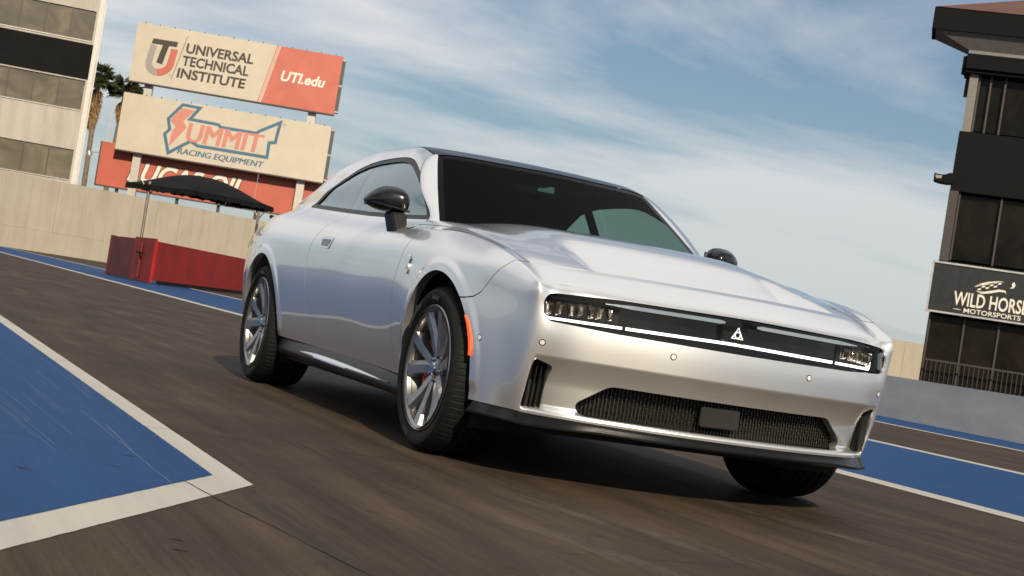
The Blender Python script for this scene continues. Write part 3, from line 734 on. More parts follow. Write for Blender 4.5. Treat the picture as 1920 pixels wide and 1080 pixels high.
class PM:
    """polygon mesh with normals and scalar fields that can be cut exactly along a field's zero line"""
    def __init__(self, V, N, F, A=None, cut=None):
        self.V, self.N, self.F = V, N, F
        self.A = A or {}; self.cut = np.zeros(len(V), int) if cut is None else cut
    @staticmethod
    def grid(P, N, A=None):
        nu, nv = P.shape[:2]
        idx = np.arange(nu*nv).reshape(nu, nv)
        q = np.stack([idx[:-1, :-1], idx[1:, :-1], idx[1:, 1:], idx[:-1, 1:]], -1).reshape(-1, 4)
        V = P.reshape(-1, 3); Nf = N.reshape(-1, 3)
        fn = np.cross(V[q[:, 2]]-V[q[:, 0]], V[q[:, 3]]-V[q[:, 1]])
        if (np.sum(fn*Nf[q[:, 0]], 1) < 0).mean() > 0.5: q = q[:, ::-1]
        return PM(V.copy(), Nf.copy(), [tuple(f) for f in q.tolist()], {k: v.reshape(-1).copy() for k, v in (A or {}).items()})
    def clip(self, f, tagid=1):
        f = np.where(np.abs(f) < 1e-7, 1e-7, f); pos = f > 0
        V, N, A, cut = [self.V], [self.N], {k: [v] for k, v in self.A.items()}, [self.cut]
        n = len(self.V); new = {}; ev = []; F = []
        pl = pos.tolist()
        for fc in self.F:
            k = sum(pl[i] for i in fc)
            if k == len(fc): F.append(fc); continue
            if k == 0: continue
            r = []
            for a, b in zip(fc, fc[1:]+fc[:1]):
                if pl[a]: r.append(a)
                if pl[a] != pl[b]:
                    key = (a, b) if a < b else (b, a)
                    if key not in new: new[key] = n+len(ev); ev.append(key)
                    r.append(new[key])
            if len(r) >= 3: F.append(tuple(r))
        if ev:
            e = np.array(ev); a, b = e[:, 0], e[:, 1]; t = (f[a]/(f[a]-f[b]))[:, None]
            V.append(self.V[a]*(1-t)+self.V[b]*t)
            nn = self.N[a]*(1-t)+self.N[b]*t; N.append(nn/np.linalg.norm(nn, axis=1, keepdims=True))
            for k in A: A[k].append(self.A[k][a]*(1-t[:, 0])+self.A[k][b]*t[:, 0])
            cut.append(np.full(len(e), tagid))
        V = np.concatenate(V); N = np.concatenate(N); cut = np.concatenate(cut); A = {k: np.concatenate(v) for k, v in A.items()}
        used = np.unique(np.fromiter((i for fc in F for i in fc), int)) if F else np.zeros(0, int)
        mapi = np.full(len(V), -1); mapi[used] = np.arange(len(used)); ml = mapi.tolist()
        return PM(V[used], N[used], [tuple(ml[i] for i in fc) for fc in F], {k: v[used] for k, v in A.items()}, cut[used])
    def flange(self, tagid, depth, direction=None):
        """fold the cut edge inwards so that the panel shows its thickness"""
        cnt = {}
        for fc in self.F:
            for a, b in zip(fc, fc[1:]+fc[:1]):
                cnt[(a, b)] = cnt.get((a, b), 0)+1
        V, N, F = [], [], []; n = len(self.V)
        for (a, b) in cnt:
            if (b, a) in cnt or self.cut[a] != tagid or self.cut[b] != tagid: continue
            pa, pb = self.V[a], self.V[b]
            da = -self.N[a]*depth if direction is None else np.asarray(direction)*depth
            db = -self.N[b]*depth if direction is None else np.asarray(direction)*depth
            nn = np.cross(pa-pb, da); L = np.linalg.norm(nn)
            if L < 1e-12: continue
            nn /= L; k = n+len(V)
            V += [pb, pa, pa+da, pb+db]; N += [nn]*4; F.append((k, k+1, k+2, k+3))
        if V:
            self.V = np.concatenate([self.V, np.array(V)]); self.N = np.concatenate([self.N, np.array(N)])
            self.F = self.F+F; self.cut = np.concatenate([self.cut, np.zeros(len(V), int)])
            self.A = {kk: np.concatenate([v, np.zeros(len(V))]) for kk, v in self.A.items()}
        return self
    def sleeve(self, tagid, d0, d1, direction):
        """only the walls that run back from a cut edge, between two depths"""
        k = len(self.F); q = PM(self.V+np.asarray(direction)*d0*(self.cut == tagid)[:, None], self.N, list(self.F), {}, self.cut.copy())
        q.flange(tagid, d1-d0, direction); n0 = len(self.V)
        return PM(q.V[n0:], q.N[n0:], [tuple(i-n0 for i in fc) for fc in q.F[k:]])
    def mirror(self):
        s = np.array([1, -1, 1.0])
        return PM(self.V*s, self.N*s, [fc[::-1] for fc in self.F], dict(self.A), self.cut.copy())
    def join(self, o):
        n = len(self.V)
        keys = set(self.A) & set(o.A)
        return PM(np.concatenate([self.V, o.V]), np.concatenate([self.N, o.N]), self.F+[tuple(i+n for i in fc) for fc in o.F],
                  {k: np.concatenate([self.A[k], o.A[k]]) for k in keys}, np.concatenate([self.cut, o.cut]))
    def offset(self, d):
        return PM(self.V-self.N*d, self.N, self.F, dict(self.A), self.cut.copy())
    def both(self): return self.join(self.mirror())
    def build(self, name, mat, parent=None):
        me = bpy.data.meshes.new(name); me.from_pydata(self.V.tolist(), [], self.F)
        me.polygons.foreach_set('use_smooth', [True]*len(me.polygons))
        me.normals_split_custom_set_from_vertices(self.N.tolist())
        return link(name, me, mat, parent)
def sd_poly(P, px, pz):
    """signed distance to a closed 2D polygon, positive inside"""
    P = np.asarray(P, float); d = np.full(px.shape, 1e9); ins = np.zeros(px.shape, bool)
    for a, b in zip(P, np.roll(P, -1, 0)):
        ex, ez = b-a; wx, wz = px-a[0], pz-a[1]
        t = np.clip((wx*ex+wz*ez)/(ex*ex+ez*ez+1e-12), 0, 1)
        d = np.minimum(d, (wx-ex*t)**2+(wz-ez*t)**2)
        c = (a[1] > pz) != (b[1] > pz)
        with np.errstate(divide='ignore', invalid='ignore'):
            xi = a[0]+(pz-a[1])*ex/(ez if abs(ez) > 1e-12 else 1e-12)
        ins ^= c & (px < xi)
    return np.where(ins, 1, -1)*np.sqrt(d)
def round_poly(P, r, n=6):
    """polygon with its corners rounded by r (a number or one for each corner)"""
    P = [np.asarray(q, float) for q in P]; out = []
    for i, b in enumerate(P):
        a, c = P[i-1], P[(i+1) % len(P)]; ri = r if np.isscalar(r) else r[i]
        u, v = a-b, c-b; lu, lv = np.linalg.norm(u), np.linalg.norm(v); u /= lu; v /= lv
        ang = math.acos(max(-1, min(1, float(u@v))))
        k = min(ri/math.tan(ang/2), 0.48*lu, 0.48*lv) if ri > 0 else 0
        if k <= 1e-6: out.append(b); continue
        for j in range(n+1):
            t = j/n; out.append((1-t)**2*(b+u*k)+2*t*(1-t)*b+t*t*(b+v*k))
    return np.array(out)
# ------------------------------------------------------------------ body surfaces (right-handed half, y = w >= 0, then mirrored)
ZR = np.array([0, .17, .35, .53, .71, .89, 1.0])
def zs(z0, z1): return list(z0+(z1-z0)*ZR)
ST = []
X0 = [.945, .960, .968, .970, .962, .947, .925]
ZF = [.268, .385, .500, .600, .700, .765, .788]
for w_, dx, ex in ((0, 0, (0, 0, 0)), (.28, .025, (.002, .001, 0)), (.55, .097, (.008, .004, .002)), (.735, .172, (.030, .018, .006)), (.795, .207, (.052, .030, .011))):
    ST.append([(X0[k]-dx-(ex[k] if k < 3 else 0), w_, ZF[k]) for k in range(7)])
ST.append(list(zip([.660, .690, .715, .730, .740, .745, .735], [.832, .842, .847, .848, .848, .848, .846], [.272, .385, .500, .600, .700, .765, .790])))
def flank(x, ws, z): ST.append([(x if np.isscalar(x) else x[k], ws[k], z[k]) for k in range(7)])
flank([.600, .630, .652, .666, .674, .676, .668], [.858, .869, .874, .876, .876, .873, .860], [.273, .390, .505, .608, .710, .783, .820])
flank(.53, [.898, .909, .915, .917, .916, .908, .880], [.275, .397, .514, .622, .732, .820, .868])
flank(.43, [.925, .938, .945, .947, .945, .932, .890], [.275, .400, .520, .635, .750, .848, .896])
flank(.20, [.955, .975, .988, .992, .985, .953, .900], [.280, .410, .540, .665, .790, .890, .938])
flank(.00, [.965, .985, .998, 1.004, .998, .962, .907], [.285, .415, .545, .675, .800, .910, .961])
flank(-.27, [.955, .975, .990, .996, .990, .960, .913], [.290, .420, .550, .680, .805, .920, .972])
flank(-.60, [.925, .948, .966, .977, .976, .955, .918], [.295, .425, .555, .685, .810, .920, .973])
flank(-1.15, [.912, .937, .957, .968, .968, .952, .922], [.300, .430, .560, .690, .810, .910, .962])
flank(-1.75, [.912, .936, .956, .967, .968, .953, .924], [.305, .435, .565, .695, .820, .915, .966])
flank(-2.30, [.922, .946, .966, .978, .980, .963, .925], zs(.310, .995))
flank(-2.72, [.945, .968, .988, 1.00, 1.00, .975, .922], zs(.315, 1.020))
flank(-3.074, [.960, .982, 1.00, 1.012, 1.008, .975, .912], zs(.320, 1.031))
flank(-3.42, [.950, .972, .990, 1.00, .995, .955, .890], zs(.320, 1.029))
flank(-3.74, [.900, .925, .945, .955, .948, .905, .840], zs(.320, 1.018))
flank([-3.93, -3.95, -3.97, -3.98, -3.98, -3.97, -3.94], [.800, .825, .845, .855, .850, .810, .755], zs(.330, 1.012))
flank([-4.05, -4.09, -4.12, -4.13, -4.12, -4.10, -4.06], [.62, .64, .65, .66, .65, .62, .58], zs(.350, 1.020))
flank([-4.12, -4.17, -4.20, -4.21, -4.20, -4.17, -4.13], [.33]*7, zs(.360, 1.032))
flank([-4.14, -4.20, -4.23, -4.24, -4.23, -4.20, -4.16], [0.]*7, zs(.360, 1.038))
ST = np.array(ST)
def mir(a): return a*np.array([1, -1, 1.0])
EXT = np.concatenate([mir(ST[3:0:-1]), ST, mir(ST[-2:-4:-1])])
tk = np.concatenate([[0], np.cumsum(np.linalg.norm(np.diff(EXT[:, 3], axis=0), axis=1))]); tk -= tk[3]
TK = tk[3:3+len(ST)]
TQ = np.unique(np.concatenate([np.linspace(0, TK[8], 190), np.linspace(TK[8], TK[-1], 430)]))
SK = np.array([0, .16, .33, .50, .68, .88, 1.0])
SQ = np.linspace(0, 1, 96)
curves = spl(tk, EXT, TQ)                                     # (nt, 7, 3)
RING = np.transpose(spl(SK, np.transpose(curves, (1, 0, 2)), SQ), (1, 0, 2)).copy()     # (nt, ns, 3)
RING[0, :, 1] = 0
WHEEL_R, ARCH_R, ARCH_Z = 0.362, 0.408, 0.375
WB = -3.074
def feature(R):
    x, w_, z = R[..., 0], R[..., 1], R[..., 2]
    up = np.clip((.503-z)/.11, 0, 1); up = 1-(1-up)**1.6
    D = .055*up*sst(.283, .306, z)*(1-sst(.806, .824, w_))*(x > .5)
    R[..., 0] -= D
    for cx in (0.0, WB):
        r = np.hypot(x-cx, z-ARCH_Z)
        R[..., 1] += .0065*(1-sst(.440, .474, r))*(z > .2)*sst(.30, .36, z)
    return R
RING_N0 = grid_normals(RING)
if np.mean(RING_N0[250:400, :, 1]) < 0: RFLIP = True
else: RFLIP = False
RING = feature(RING)
RING_N = grid_normals(RING, RFLIP)
CREST = RING[:, -1].copy()
TT = np.repeat(TQ[:, None], len(SQ), 1); SS = np.repeat(SQ[None], len(TQ), 0)

# cabin and upper body, sections at constant x from the shoulder crest to the roof centre
GX = np.array([-.30, -.80, -1.30, -1.55, -1.80, -2.30, -2.60, -2.80, -3.10, -3.40, -3.70, -4.00, -4.12])
GB = [(.770, 1.015), (.806, 1.034), (.830, 1.040), (.843, 1.043), (.844, 1.048), (.838, 1.066), (.830, 1.082), (.820, 1.092), (.800, 1.098), (.775, 1.092), (.735, 1.078), (.62, 1.058), (.52, 1.05)]
G3 = [(.745, 1.150), (.722, 1.250), (.700, 1.352), (.688, 1.395), (.684, 1.400), (.690, 1.372), (.700, 1.320), (.708, 1.265), (.715, 1.205), (.70, 1.165), (.67, 1.13), (.55, 1.085), (.46, 1.062)]
G4 = [(.640, 1.150), (.630, 1.265), (.618, 1.392), (.612, 1.452), (.610, 1.462), (.606, 1.458), (.604, 1.436), (.602, 1.414), (.60, 1.362), (.595, 1.285), (.58, 1.195), (.49, 1.105), (.41, 1.075)]
G6 = [1.200, 1.310, 1.434, 1.475, 1.492, 1.486, 1.464, 1.442, 1.385, 1.305, 1.212, 1.122, 1.085]
xs_f = np.linspace(-.25, -4.12, 330)
fl = (TQ > TK[8]) & (TQ < TK[21])
cx_, cw_, cz_ = CREST[fl, 0], CREST[fl, 1], CREST[fl, 2]
od = np.argsort(cx_)
def crest_at(x): return np.interp(x, cx_[od], cw_[od]), np.interp(x, cx_[od], cz_[od])
lev = []
for i, x in enumerate(GX):
    b, p3, p4, z6 = np.array(GB[i]), np.array(G3[i]), np.array(G4[i]), G6[i]
    p2 = (b+p3)/2+np.array([.014, .006])*(1 if x > -3 else .6)
    if x < -2.7:
        k_ = min(1, (-2.7-x)/.25); dn = p4-b; nn_ = np.array([dn[1], -dn[0]])/np.linalg.norm(dn)
        p2 = p2*(1-k_)+(b+.38*dn+nn_*.012)*k_; p3 = p3*(1-k_)+(b+.78*dn+nn_*.012)*k_
    p45 = np.array([p4[0]*.86, p4[1]+(z6-p4[1])*.42]); p5 = np.array([p4[0]*.52, p4[1]+(z6-p4[1])*.78])
    lev.append([b, p2, p3, p4, p45, p5, (0, z6)])
lev = np.array([[tuple(q) for q in l] for l in lev])
lv = spl(-GX, lev, -xs_f)                                     # (nx, 6, 2)
cw, cz = crest_at(xs_f)
lv = np.concatenate([np.stack([cw, cz], -1)[:, None], lv], 1)
GK = np.array([0, .13, .34, .56, .68, .745, .86, 1.0])
GQ = np.linspace(0, 1, 130)
lvx = np.concatenate([lv, (lv*np.array([-1, 1.0]))[:, -2:-4:-1]], 1)
sec = np.transpose(spl(np.concatenate([GK, [2-GK[-2], 2-GK[-3]]]), np.transpose(lvx, (1, 0, 2)), GQ), (1, 0, 2))
G = np.concatenate([np.repeat(xs_f[:, None, None], len(GQ), 1), sec], -1)
G[:, -1, 1] = 0
GN = grid_normals(G)
if GN[150, 60, 1] < 0: GN = -GN
GS = np.repeat(GQ[None], len(xs_f), 0)
S_RAIL = .665
def Xws(w_, z): return -.560-1.737*(z-1.03)-.35*w_**2

# bonnet: rows from the nose edge back to the cowl
TC = TK[5]; TE = np.interp(.745, -CREST[TQ > TK[7], 0], TQ[TQ > TK[7]])
sr = np.linspace(0, 1, 170)**1.15
qv = np.concatenate([-np.linspace(1, 0, 70)[:-1], np.linspace(0, 1, 70)])
def crest_t(t): return np.stack([np.interp(t, TQ, CREST[:, k]) for k in range(3)], -1)
nose = crest_t(np.abs(qv)*TC); side = crest_t(TC+sr*(TE-TC)); nose1 = crest_t(np.array([TC]))[0]
rr_ = nose[:, 1]/nose1[1]
crown_x = [-.75, -.25, 0, .2, .43, .60, .735]; crown_v = [.022, .022, .018, .008, .002, .010, .0]
crown = np.interp(side[:, 0], crown_x, crown_v)
bulge = np.interp(side[:, 0], [-.7, -.45, -.2, .05, .3, .5], [.034, .034, .034, .026, .006, 0])
rise = np.interp(side[:, 0], [-.75, -.62, -.38, -.1, .15, .3], [.056, .052, .040, .022, .005, 0])
from_te = np.maximum(0, .545-side[:, 0])
HX = side[:, 0][:, None]+(nose[:, 0]-nose1[0])[None]*np.interp(sr, [0, .5, 1], [1, 1, .95])[:, None]
HW = side[:, 1][:, None]*rr_[None]
HZ = side[:, 2][:, None]+(nose[:, 2]-nose1[2])[None]*np.exp(-sr*14)[:, None]
HZ = HZ+crown[:, None]*(1-rr_**2)[None]+bulge[:, None]*(1-sst(.40, .72, HW))+rise[:, None]*sst(.0, .12, side[:, 1][:, None]-HW)
S1 = float(np.interp(-.545, -side[:, 0], sr))
HSGN = np.sign(qv); HSGN[HSGN == 0] = 1
SCOOP = (.075*(1-sst(.0, .70, from_te)))[:, None]*(1-sst(.46, .60, HW))*(sr >= S1)[:, None]
H = np.stack([HX, HW*HSGN[None], HZ], -1)
HN_ = H.copy(); HN_[..., 2] -= SCOOP
def up_normals(P):
    N = grid_normals(P)
    return N if N[60, 60, 2] > 0 else -N
HN = up_normals(H); HN2 = up_normals(HN_)
# soften the crest: blend the normals of the two sheets that meet there
def nearest(P, Q):
    out_i = np.zeros(len(P), int); out_d = np.zeros(len(P))
    for a in range(0, len(P), 4000):
        d = ((P[a:a+4000, None]-Q[None])**2).sum(-1); k = d.argmin(1); out_i[a:a+4000] = k; out_d[a:a+4000] = np.sqrt(d[np.arange(len(k)), k])
    return out_i, out_d
cr_n = RING_N[:, -3].copy()
upper_edge = np.concatenate([G[:, 0], H[:, -1], H[0, 69:]]); upper_edge_n = np.concatenate([GN[:, 3], HN[:, -3], HN[3, 69:]])
ii, _ = nearest(CREST, upper_edge)
nb = cr_n+upper_edge_n[ii]; nb /= np.linalg.norm(nb, axis=1, keepdims=True)
rad = np.interp(CREST[:, 0], [-4.3, -2.5, -.7, -.2, .5, .7, .93], [.05, .05, .04, .016, .010, .010, .012])
def soften(P, N):
    sh = P.shape; p = P.reshape(-1, 3); n = N.reshape(-1, 3).copy()
    pa = p*np.array([1, 0, 1])+np.array([0, 1, 0])*np.abs(p)
    k, d = nearest(pa, CREST)
    t = np.clip(d/rad[k], 0, 1)[:, None]; t = t*t*(3-2*t)
    b = nb[k].copy(); b[:, 1] *= np.where(p[:, 1] < 0, -1, 1)
    n = b*(1-t)+n*t; n /= np.linalg.norm(n, axis=1, keepdims=True)
    return n.reshape(sh)
RING_N[:, -14:] = soften(RING[:, -14:], RING_N[:, -14:])
GN[:, :22] = soften(G[:, :22], GN[:, :22])
HN = soften(H, HN); HN2 = soften(HN_, HN2)
# ------------------------------------------------------------------ car materials
t = NT('car_paint_silver')
v = t.coord()
fl_ = t.n('ShaderNodeTexVoronoi', Vector=v, Scale=1400.0)
t.p(Base__Color=t.mixc(t.math('MULTIPLY', fl_.outputs['Distance'], 0.5), (.82, .823, .828), (.87, .872, .876)), Metallic=.84, Roughness=.305)
t.p(Coat__Weight=1.0, Coat__Roughness=.025, Coat__IOR=1.55)
M['paint'] = t.m
M['gloss_black'] = simple('gloss_black_trim', (.005, .005, .006), .16, 0, Specular__IOR__Level=.4, Coat__Weight=.25, Coat__Roughness=.03)
M['roof_black'] = simple('black_roof_paint', (.007, .008, .009), .30, 0, Specular__IOR__Level=.35, Coat__Weight=.25, Coat__Roughness=.08)
M['satin_black'] = simple('satin_black_plastic', (.009, .009, .010), .42, 0, Specular__IOR__Level=.3)
M['frit'] = simple('black_glass_border', (.002, .002, .0025), .12, 0, Specular__IOR__Level=.04)
M['liner'] = simple('black_wheel_liner', (.008, .008, .008), .8)
M['cabin'] = simple('black_cabin_trim', (.006, .0065, .008), .7)
M['seat'] = simple('dark_seat_leather', (.010, .010, .011), .55, bump=.1)
M['rubber'] = simple('tyre_rubber', (.008, .008, .008), .68, var=.25, scale=30, bump=.06, Specular__IOR__Level=.16)
M['tyre_letter'] = simple('tyre_letter_rubber', (.045, .045, .045), .5)
M['alloy'] = simple('machined_alloy', (.37, .36, .365), .30, .95, var=.06, scale=40)
M['alloy_dark'] = simple('grey_alloy_barrel', (.26, .26, .27), .35, .9)
M['steel'] = simple('brake_steel', (.35, .33, .32), .35, 1.0)
M['chrome'] = simple('chrome', (.72, .73, .74), .09, 1.0, var=.03)
M['caliper'] = simple('red_caliper_paint', (.42, .012, .010), .35, 0, Coat__Weight=.5)
M['badge_gold'] = simple('badge_gold', (.55, .36, .10), .3, .9)
M['marker'] = simple('orange_marker_lens', (.80, .10, .015), .12, 0, var=.1, scale=60, Coat__Weight=1.0, Emission__Color=(1, .12, .01, 1), Emission__Strength=.35)
M['tail'] = simple('red_tail_lens', (.35, .01, .01), .15, 0, Coat__Weight=1.0)
t = NT('white_led'); t.p(Base__Color=(.9, .93, 1.0), Emission__Color=(.90, .95, 1.0), Emission__Strength=1.6, Roughness=.3); M['led'] = t.m
t = NT('emblem_led'); t.p(Base__Color=(.9, .9, .9), Emission__Color=(1.0, .93, .90), Emission__Strength=.8, Roughness=.3); M['emblem'] = t.m
M['splitter'] = simple('black_splitter', (.004, .004, .005), .30, 0, Specular__IOR__Level=.22)
M['radar'] = simple('radar_cover', (.022, .020, .019), .30, 0)
M['sensor_face'] = simple('sensor_face', (.75, .76, .76), .3, .3)
t = NT('headlight_crystal')
vz = t.coord((70, 60, 16))
vr = t.n('ShaderNodeTexVoronoi', Vector=vz, Scale=1.0)
t.p(Base__Color=t.ramp(vr.outputs['Distance'], [(.1, (.95, .86, .70)), (.5, (.60, .50, .38)), (.8, (.10, .09, .08))]), Metallic=.9, Roughness=.10)
t.bump(vr.outputs['Distance'], .8, .01); M['crystal'] = t.m
def glass(name, tint, refl=1.0, rough=.0, base=.0):
    t = NT(name); t.t.nodes.remove(t.b)
    tr = t.n('ShaderNodeBsdfTransparent', Color=tint); gl = t.n('ShaderNodeBsdfGlossy', Roughness=rough, Color=refl if isinstance(refl, tuple) else (refl, refl, refl))
    ge = t.n('ShaderNodeNewGeometry')
    ior = t.math('SUBTRACT', 1.5, t.math('MULTIPLY', ge.outputs['Backfacing'], 1.5-1/1.5))      # a thin pane reflects alike from both sides
    fr = t.n('ShaderNodeFresnel', IOR=ior)
    mx = t.n('ShaderNodeMixShader'); t.t.links.new(t.math('ADD', fr.outputs[0], base, True), mx.inputs[0]); t.t.links.new(tr.outputs[0], mx.inputs[1]); t.t.links.new(gl.outputs[0], mx.inputs[2])
    t.t.links.new(mx.outputs[0], t.o.inputs[0]); return t.m
M['windscreen'] = glass('tinted_windscreen', (.35, .49, .47), .12)
M['side_glass'] = glass('tinted_side_glass', (.78, .95, .89), (.72, .84, .88), .0, .27)
M['lens'] = glass('clear_lens', (.93, .93, .92), .35)

# ------------------------------------------------------------------ panels
CAR = tag(empty('muscle_coupe'), 'silver two-door muscle coupe with black roof, full-width light bar and grey alloy wheels', 'car')
DFz = [.20, .32, .42, .55, .64, .72, .82, .90, .965, 1.04]
DFx = [-.52, -.56, -.61, -.648, -.652, -.64, -.595, -.545, -.515, -.76]
DRz = [.20, .32, .41, .55, .62, .70, .78, .88, .97, 1.01, 1.06, 1.10]
DRx = [-1.84, -1.925, -2.01, -2.12, -2.165, -2.19, -2.195, -2.155, -2.075, -2.02, -1.95, -1.93]
def Df(z): return spl(DFz, np.array(DFx)[:, None], z)[:, 0]
def Dr(z): return spl(DRz, np.array(DRx)[:, None], z)[:, 0]
def zgap(x): return np.interp(x, [-1, .25, .31, .36, .40, .54, .575, .60], [.682, .681, .684, .694, .712, .868, .93, 1.2])
GAP = .0028
def arch_cut(pm):
    for cx in (0.0, WB):
        pm = pm.clip(np.hypot(pm.V[:, 0]-cx, pm.V[:, 2]-ARCH_Z)-ARCH_R, 5)
    return pm
ring = PM.grid(RING, RING_N, {'t': TT, 's': SS})
SLOT_C, SLOT_R = .700, .043
def sd_slot(wv, z, grow=0.0):
    h = np.interp(np.abs(wv), [0, .55, .83], [.072, .067, .054])+grow
    c = np.interp(np.abs(wv), [0, .55, .83], [.699, .698, .697])
    qx = np.abs(wv)-(.822+grow-SLOT_R); qz = np.abs(z-c)-(h-SLOT_R)
    return SLOT_R-np.hypot(np.maximum(qx, 0), np.maximum(qz, 0))-np.minimum(np.maximum(qx, qz), 0)
LOWER = round_poly([(.515, .424), (.632, .335), (.612, .292), (-.612, .292), (-.632, .335), (-.515, .424)], [.07, .030, .030, .030, .030, .07])
VENT = round_poly([(.740, .468), (.812, .490), (.822, .292), (.748, .296)], [.022, .012, .004, .014])

b = ring.clip(np.minimum(zgap(ring.V[:, 0])-ring.V[:, 2]-GAP, ring.V[:, 0]-.05), 2)
b = arch_cut(b)
b = b.clip(np.where(b.V[:, 0] > .5, -sd_slot(b.V[:, 1], b.V[:, 2]), 1.0), 3)
b = b.clip(np.where(b.V[:, 0] > .5, -sd_poly(LOWER, b.V[:, 1], b.V[:, 2]), 1.0), 4)
b = b.clip(np.where(b.V[:, 0] > .5, -sd_poly(VENT, b.V[:, 1], b.V[:, 2]), 1.0), 6)
slot_wall = b.sleeve(3, .014, .22, (-1, 0, 0))
b = b.flange(2, .015).flange(3, .014, (-1, 0, 0)).flange(4, .05, (-1, 0, 0)).flange(5, .04, (0, -1, 0)).flange(6, .06, (-1, 0, 0))
nose_pm = PM.grid(H[sr <= S1+.02], HN[sr <= S1+.02], {'s': np.repeat(sr[sr <= S1+.02][:, None], len(qv), 1)})
nose_pm = nose_pm.clip((S1-.004-nose_pm.A['s']), 2).flange(2, .022, (0, 0, -1))
BUMPER = b.both().join(nose_pm).build('front_bumper', M['paint'], CAR)

def fender_field(pm): return np.minimum(np.maximum(-(zgap(pm.V[:, 0])-pm.V[:, 2])-GAP, -pm.V[:, 0]+.05), pm.V[:, 0]-Df(pm.V[:, 2])-GAP)
f = ring.clip(fender_field(ring), 2)
f = arch_cut(f).flange(2, .015).flange(5, .04, (0, -1, 0))
d = ring.clip(np.minimum(Df(ring.V[:, 2])-GAP-ring.V[:, 0], ring.V[:, 0]-Dr(ring.V[:, 2])-GAP), 2).flange(2, .02)
q = ring.clip(Dr(ring.V[:, 2])-GAP-ring.V[:, 0], 2)
q = arch_cut(q).flange(2, .02).flange(5, .04, (0, -1, 0))

# bonnet and the fender tops beside it
bon = PM.grid(HN_, HN2, {'s': np.repeat(sr[:, None], len(qv), 1), 'e': np.repeat(side[:, 1][:, None], len(qv), 1)-HW})
bon = bon.clip(bon.A['s']-S1-.001, 2)
hood = bon.clip(bon.A['e']-.060-GAP, 3).flange(3, .018).flange(2, .03, (0, 0, -1))
ftop = bon.clip(.060-GAP-bon.A['e'], 3).flange(3, .018)
ftop_l = ftop.clip(ftop.V[:, 1], 9)
HOOD = hood.build('bonnet', M['paint'], CAR)

g = PM.grid(G, GN, {'s': GS})
g = g.clip(Xws(g.V[:, 1], g.V[:, 2])-g.V[:, 0]-.002, 7)
DLO = np.array([(-2.93, 1.100), (-2.80, 1.170), (-2.61, 1.258), (-2.36, 1.340), (-2.18, 1.370), (-2.01, 1.383), (-1.84, 1.388), (-1.70, 1.389), (-1.60, 1.387),
                (-1.51, 1.380), (-1.43, 1.366), (-1.35, 1.343), (-1.27, 1.316), (-1.18, 1.282), (-1.08, 1.240), (-.985, 1.180), (-.89, 1.110), (-.795, 1.036),
                (-.84, 1.034), (-1.10, 1.034), (-1.60, 1.043), (-2.10, 1.062), (-2.55, 1.082)])
def inset(P, k, grow):
    return sd_poly(P, k[:, 0], k[:, 2])-grow
rail = g.clip(.665-g.A['s'], 8)
roof = g.clip(g.A['s']-.672, 8)
pan = rail.clip(-inset(DLO, rail.V, 0.0), 10)
door_f = np.minimum(np.minimum(Df(pan.V[:, 2])-pan.V[:, 0], pan.V[:, 0]-Dr(pan.V[:, 2]))-GAP, (.20-pan.A['s'])*.6)
door_up = pan.clip(door_f, 2).flange(2, .02)
oth = pan.clip(-door_f-2*GAP, 2).flange(2, .02).flange(10, .012).flange(7, .012)
cowl_side = oth.clip(np.minimum(oth.V[:, 0]-Df(oth.V[:, 2]), 1.06-oth.V[:, 2]), 11)
rest = oth.clip(-np.minimum(oth.V[:, 0]-Df(oth.V[:, 2]), 1.06-oth.V[:, 2]), 11)
trim = rail.clip(inset(DLO, rail.V, .001), 12); trim = trim.clip(-inset(DLO, trim.V, .026), 13).offset(.003).flange(13, .012).flange(12, .006)
gl_ = rail.clip(inset(DLO, rail.V, .024), 12).offset(.010)
glass_d = gl_.clip(gl_.V[:, 0]+2.06, 14); glass_q = gl_.clip(-2.063-gl_.V[:, 0], 14)
# inner lining of the cabin, dark, set in from the skin
inn = rail.clip(-inset(DLO, rail.V, .022), 12).offset(.035)

parts = {'front_fender': f.join(cowl_side), 'door': d.join(door_up), 'rear_quarter_panel': q.join(rest)}
SIDE = {}
for sgn in (-1, 1):
    for nm, pm in parts.items():
        p_ = pm if sgn > 0 else pm.mirror()
        if nm == 'front_fender': p_ = p_.join(ftop_l if sgn > 0 else ftop_l.mirror())
        SIDE[(nm, sgn)] = p_.build(nm, M['paint'], CAR)
    mm = (lambda q_: q_) if sgn > 0 else (lambda q_: q_.mirror())
    mm(trim).build('window_surround', M['satin_black'], CAR)
    mm(glass_d).build('window_pane', M['side_glass'], SIDE[('door', sgn)])
    mm(glass_q).build('quarter_window', M['side_glass'], SIDE[('rear_quarter_panel', sgn)])
    mm(inn).build('cabin_lining', M['cabin'], CAR)
roof_b = roof.both()
roof_b2 = roof_b.clip(-3.45-roof_b.V[:, 0], 9); roof_b = roof_b.clip(roof_b.V[:, 0]+3.447, 9)
roof_b2.build('tail_deck', M['paint'], CAR)
ROOF = roof_b.build('roof_panel', M['roof_black'], CAR)
lin = roof.offset(.03).both(); lin.N = -lin.N; lin.F = [fc[::-1] for fc in lin.F]
lin.build('headliner', M['cabin'], CAR)

# windscreen
def roof_z(x, wv):
    i = np.clip(np.searchsorted(-xs_f, -x), 1, len(xs_f)-1)
    res = np.zeros(len(x))
    for k in range(len(x)):
        s_ = G[i[k]]; o = np.argsort(s_[:, 1]); res[k] = np.interp(wv[k], s_[o, 1], s_[o, 2])
    return res
def ztop(wv):
    lo = np.full(len(wv), 1.1); hi = np.full(len(wv), 1.5)
    for _ in range(24):
        mid = (lo+hi)/2; ok = roof_z(Xws(wv, mid), wv) > mid; lo = np.where(ok, mid, lo); hi = np.where(ok, hi, mid)
    return lo
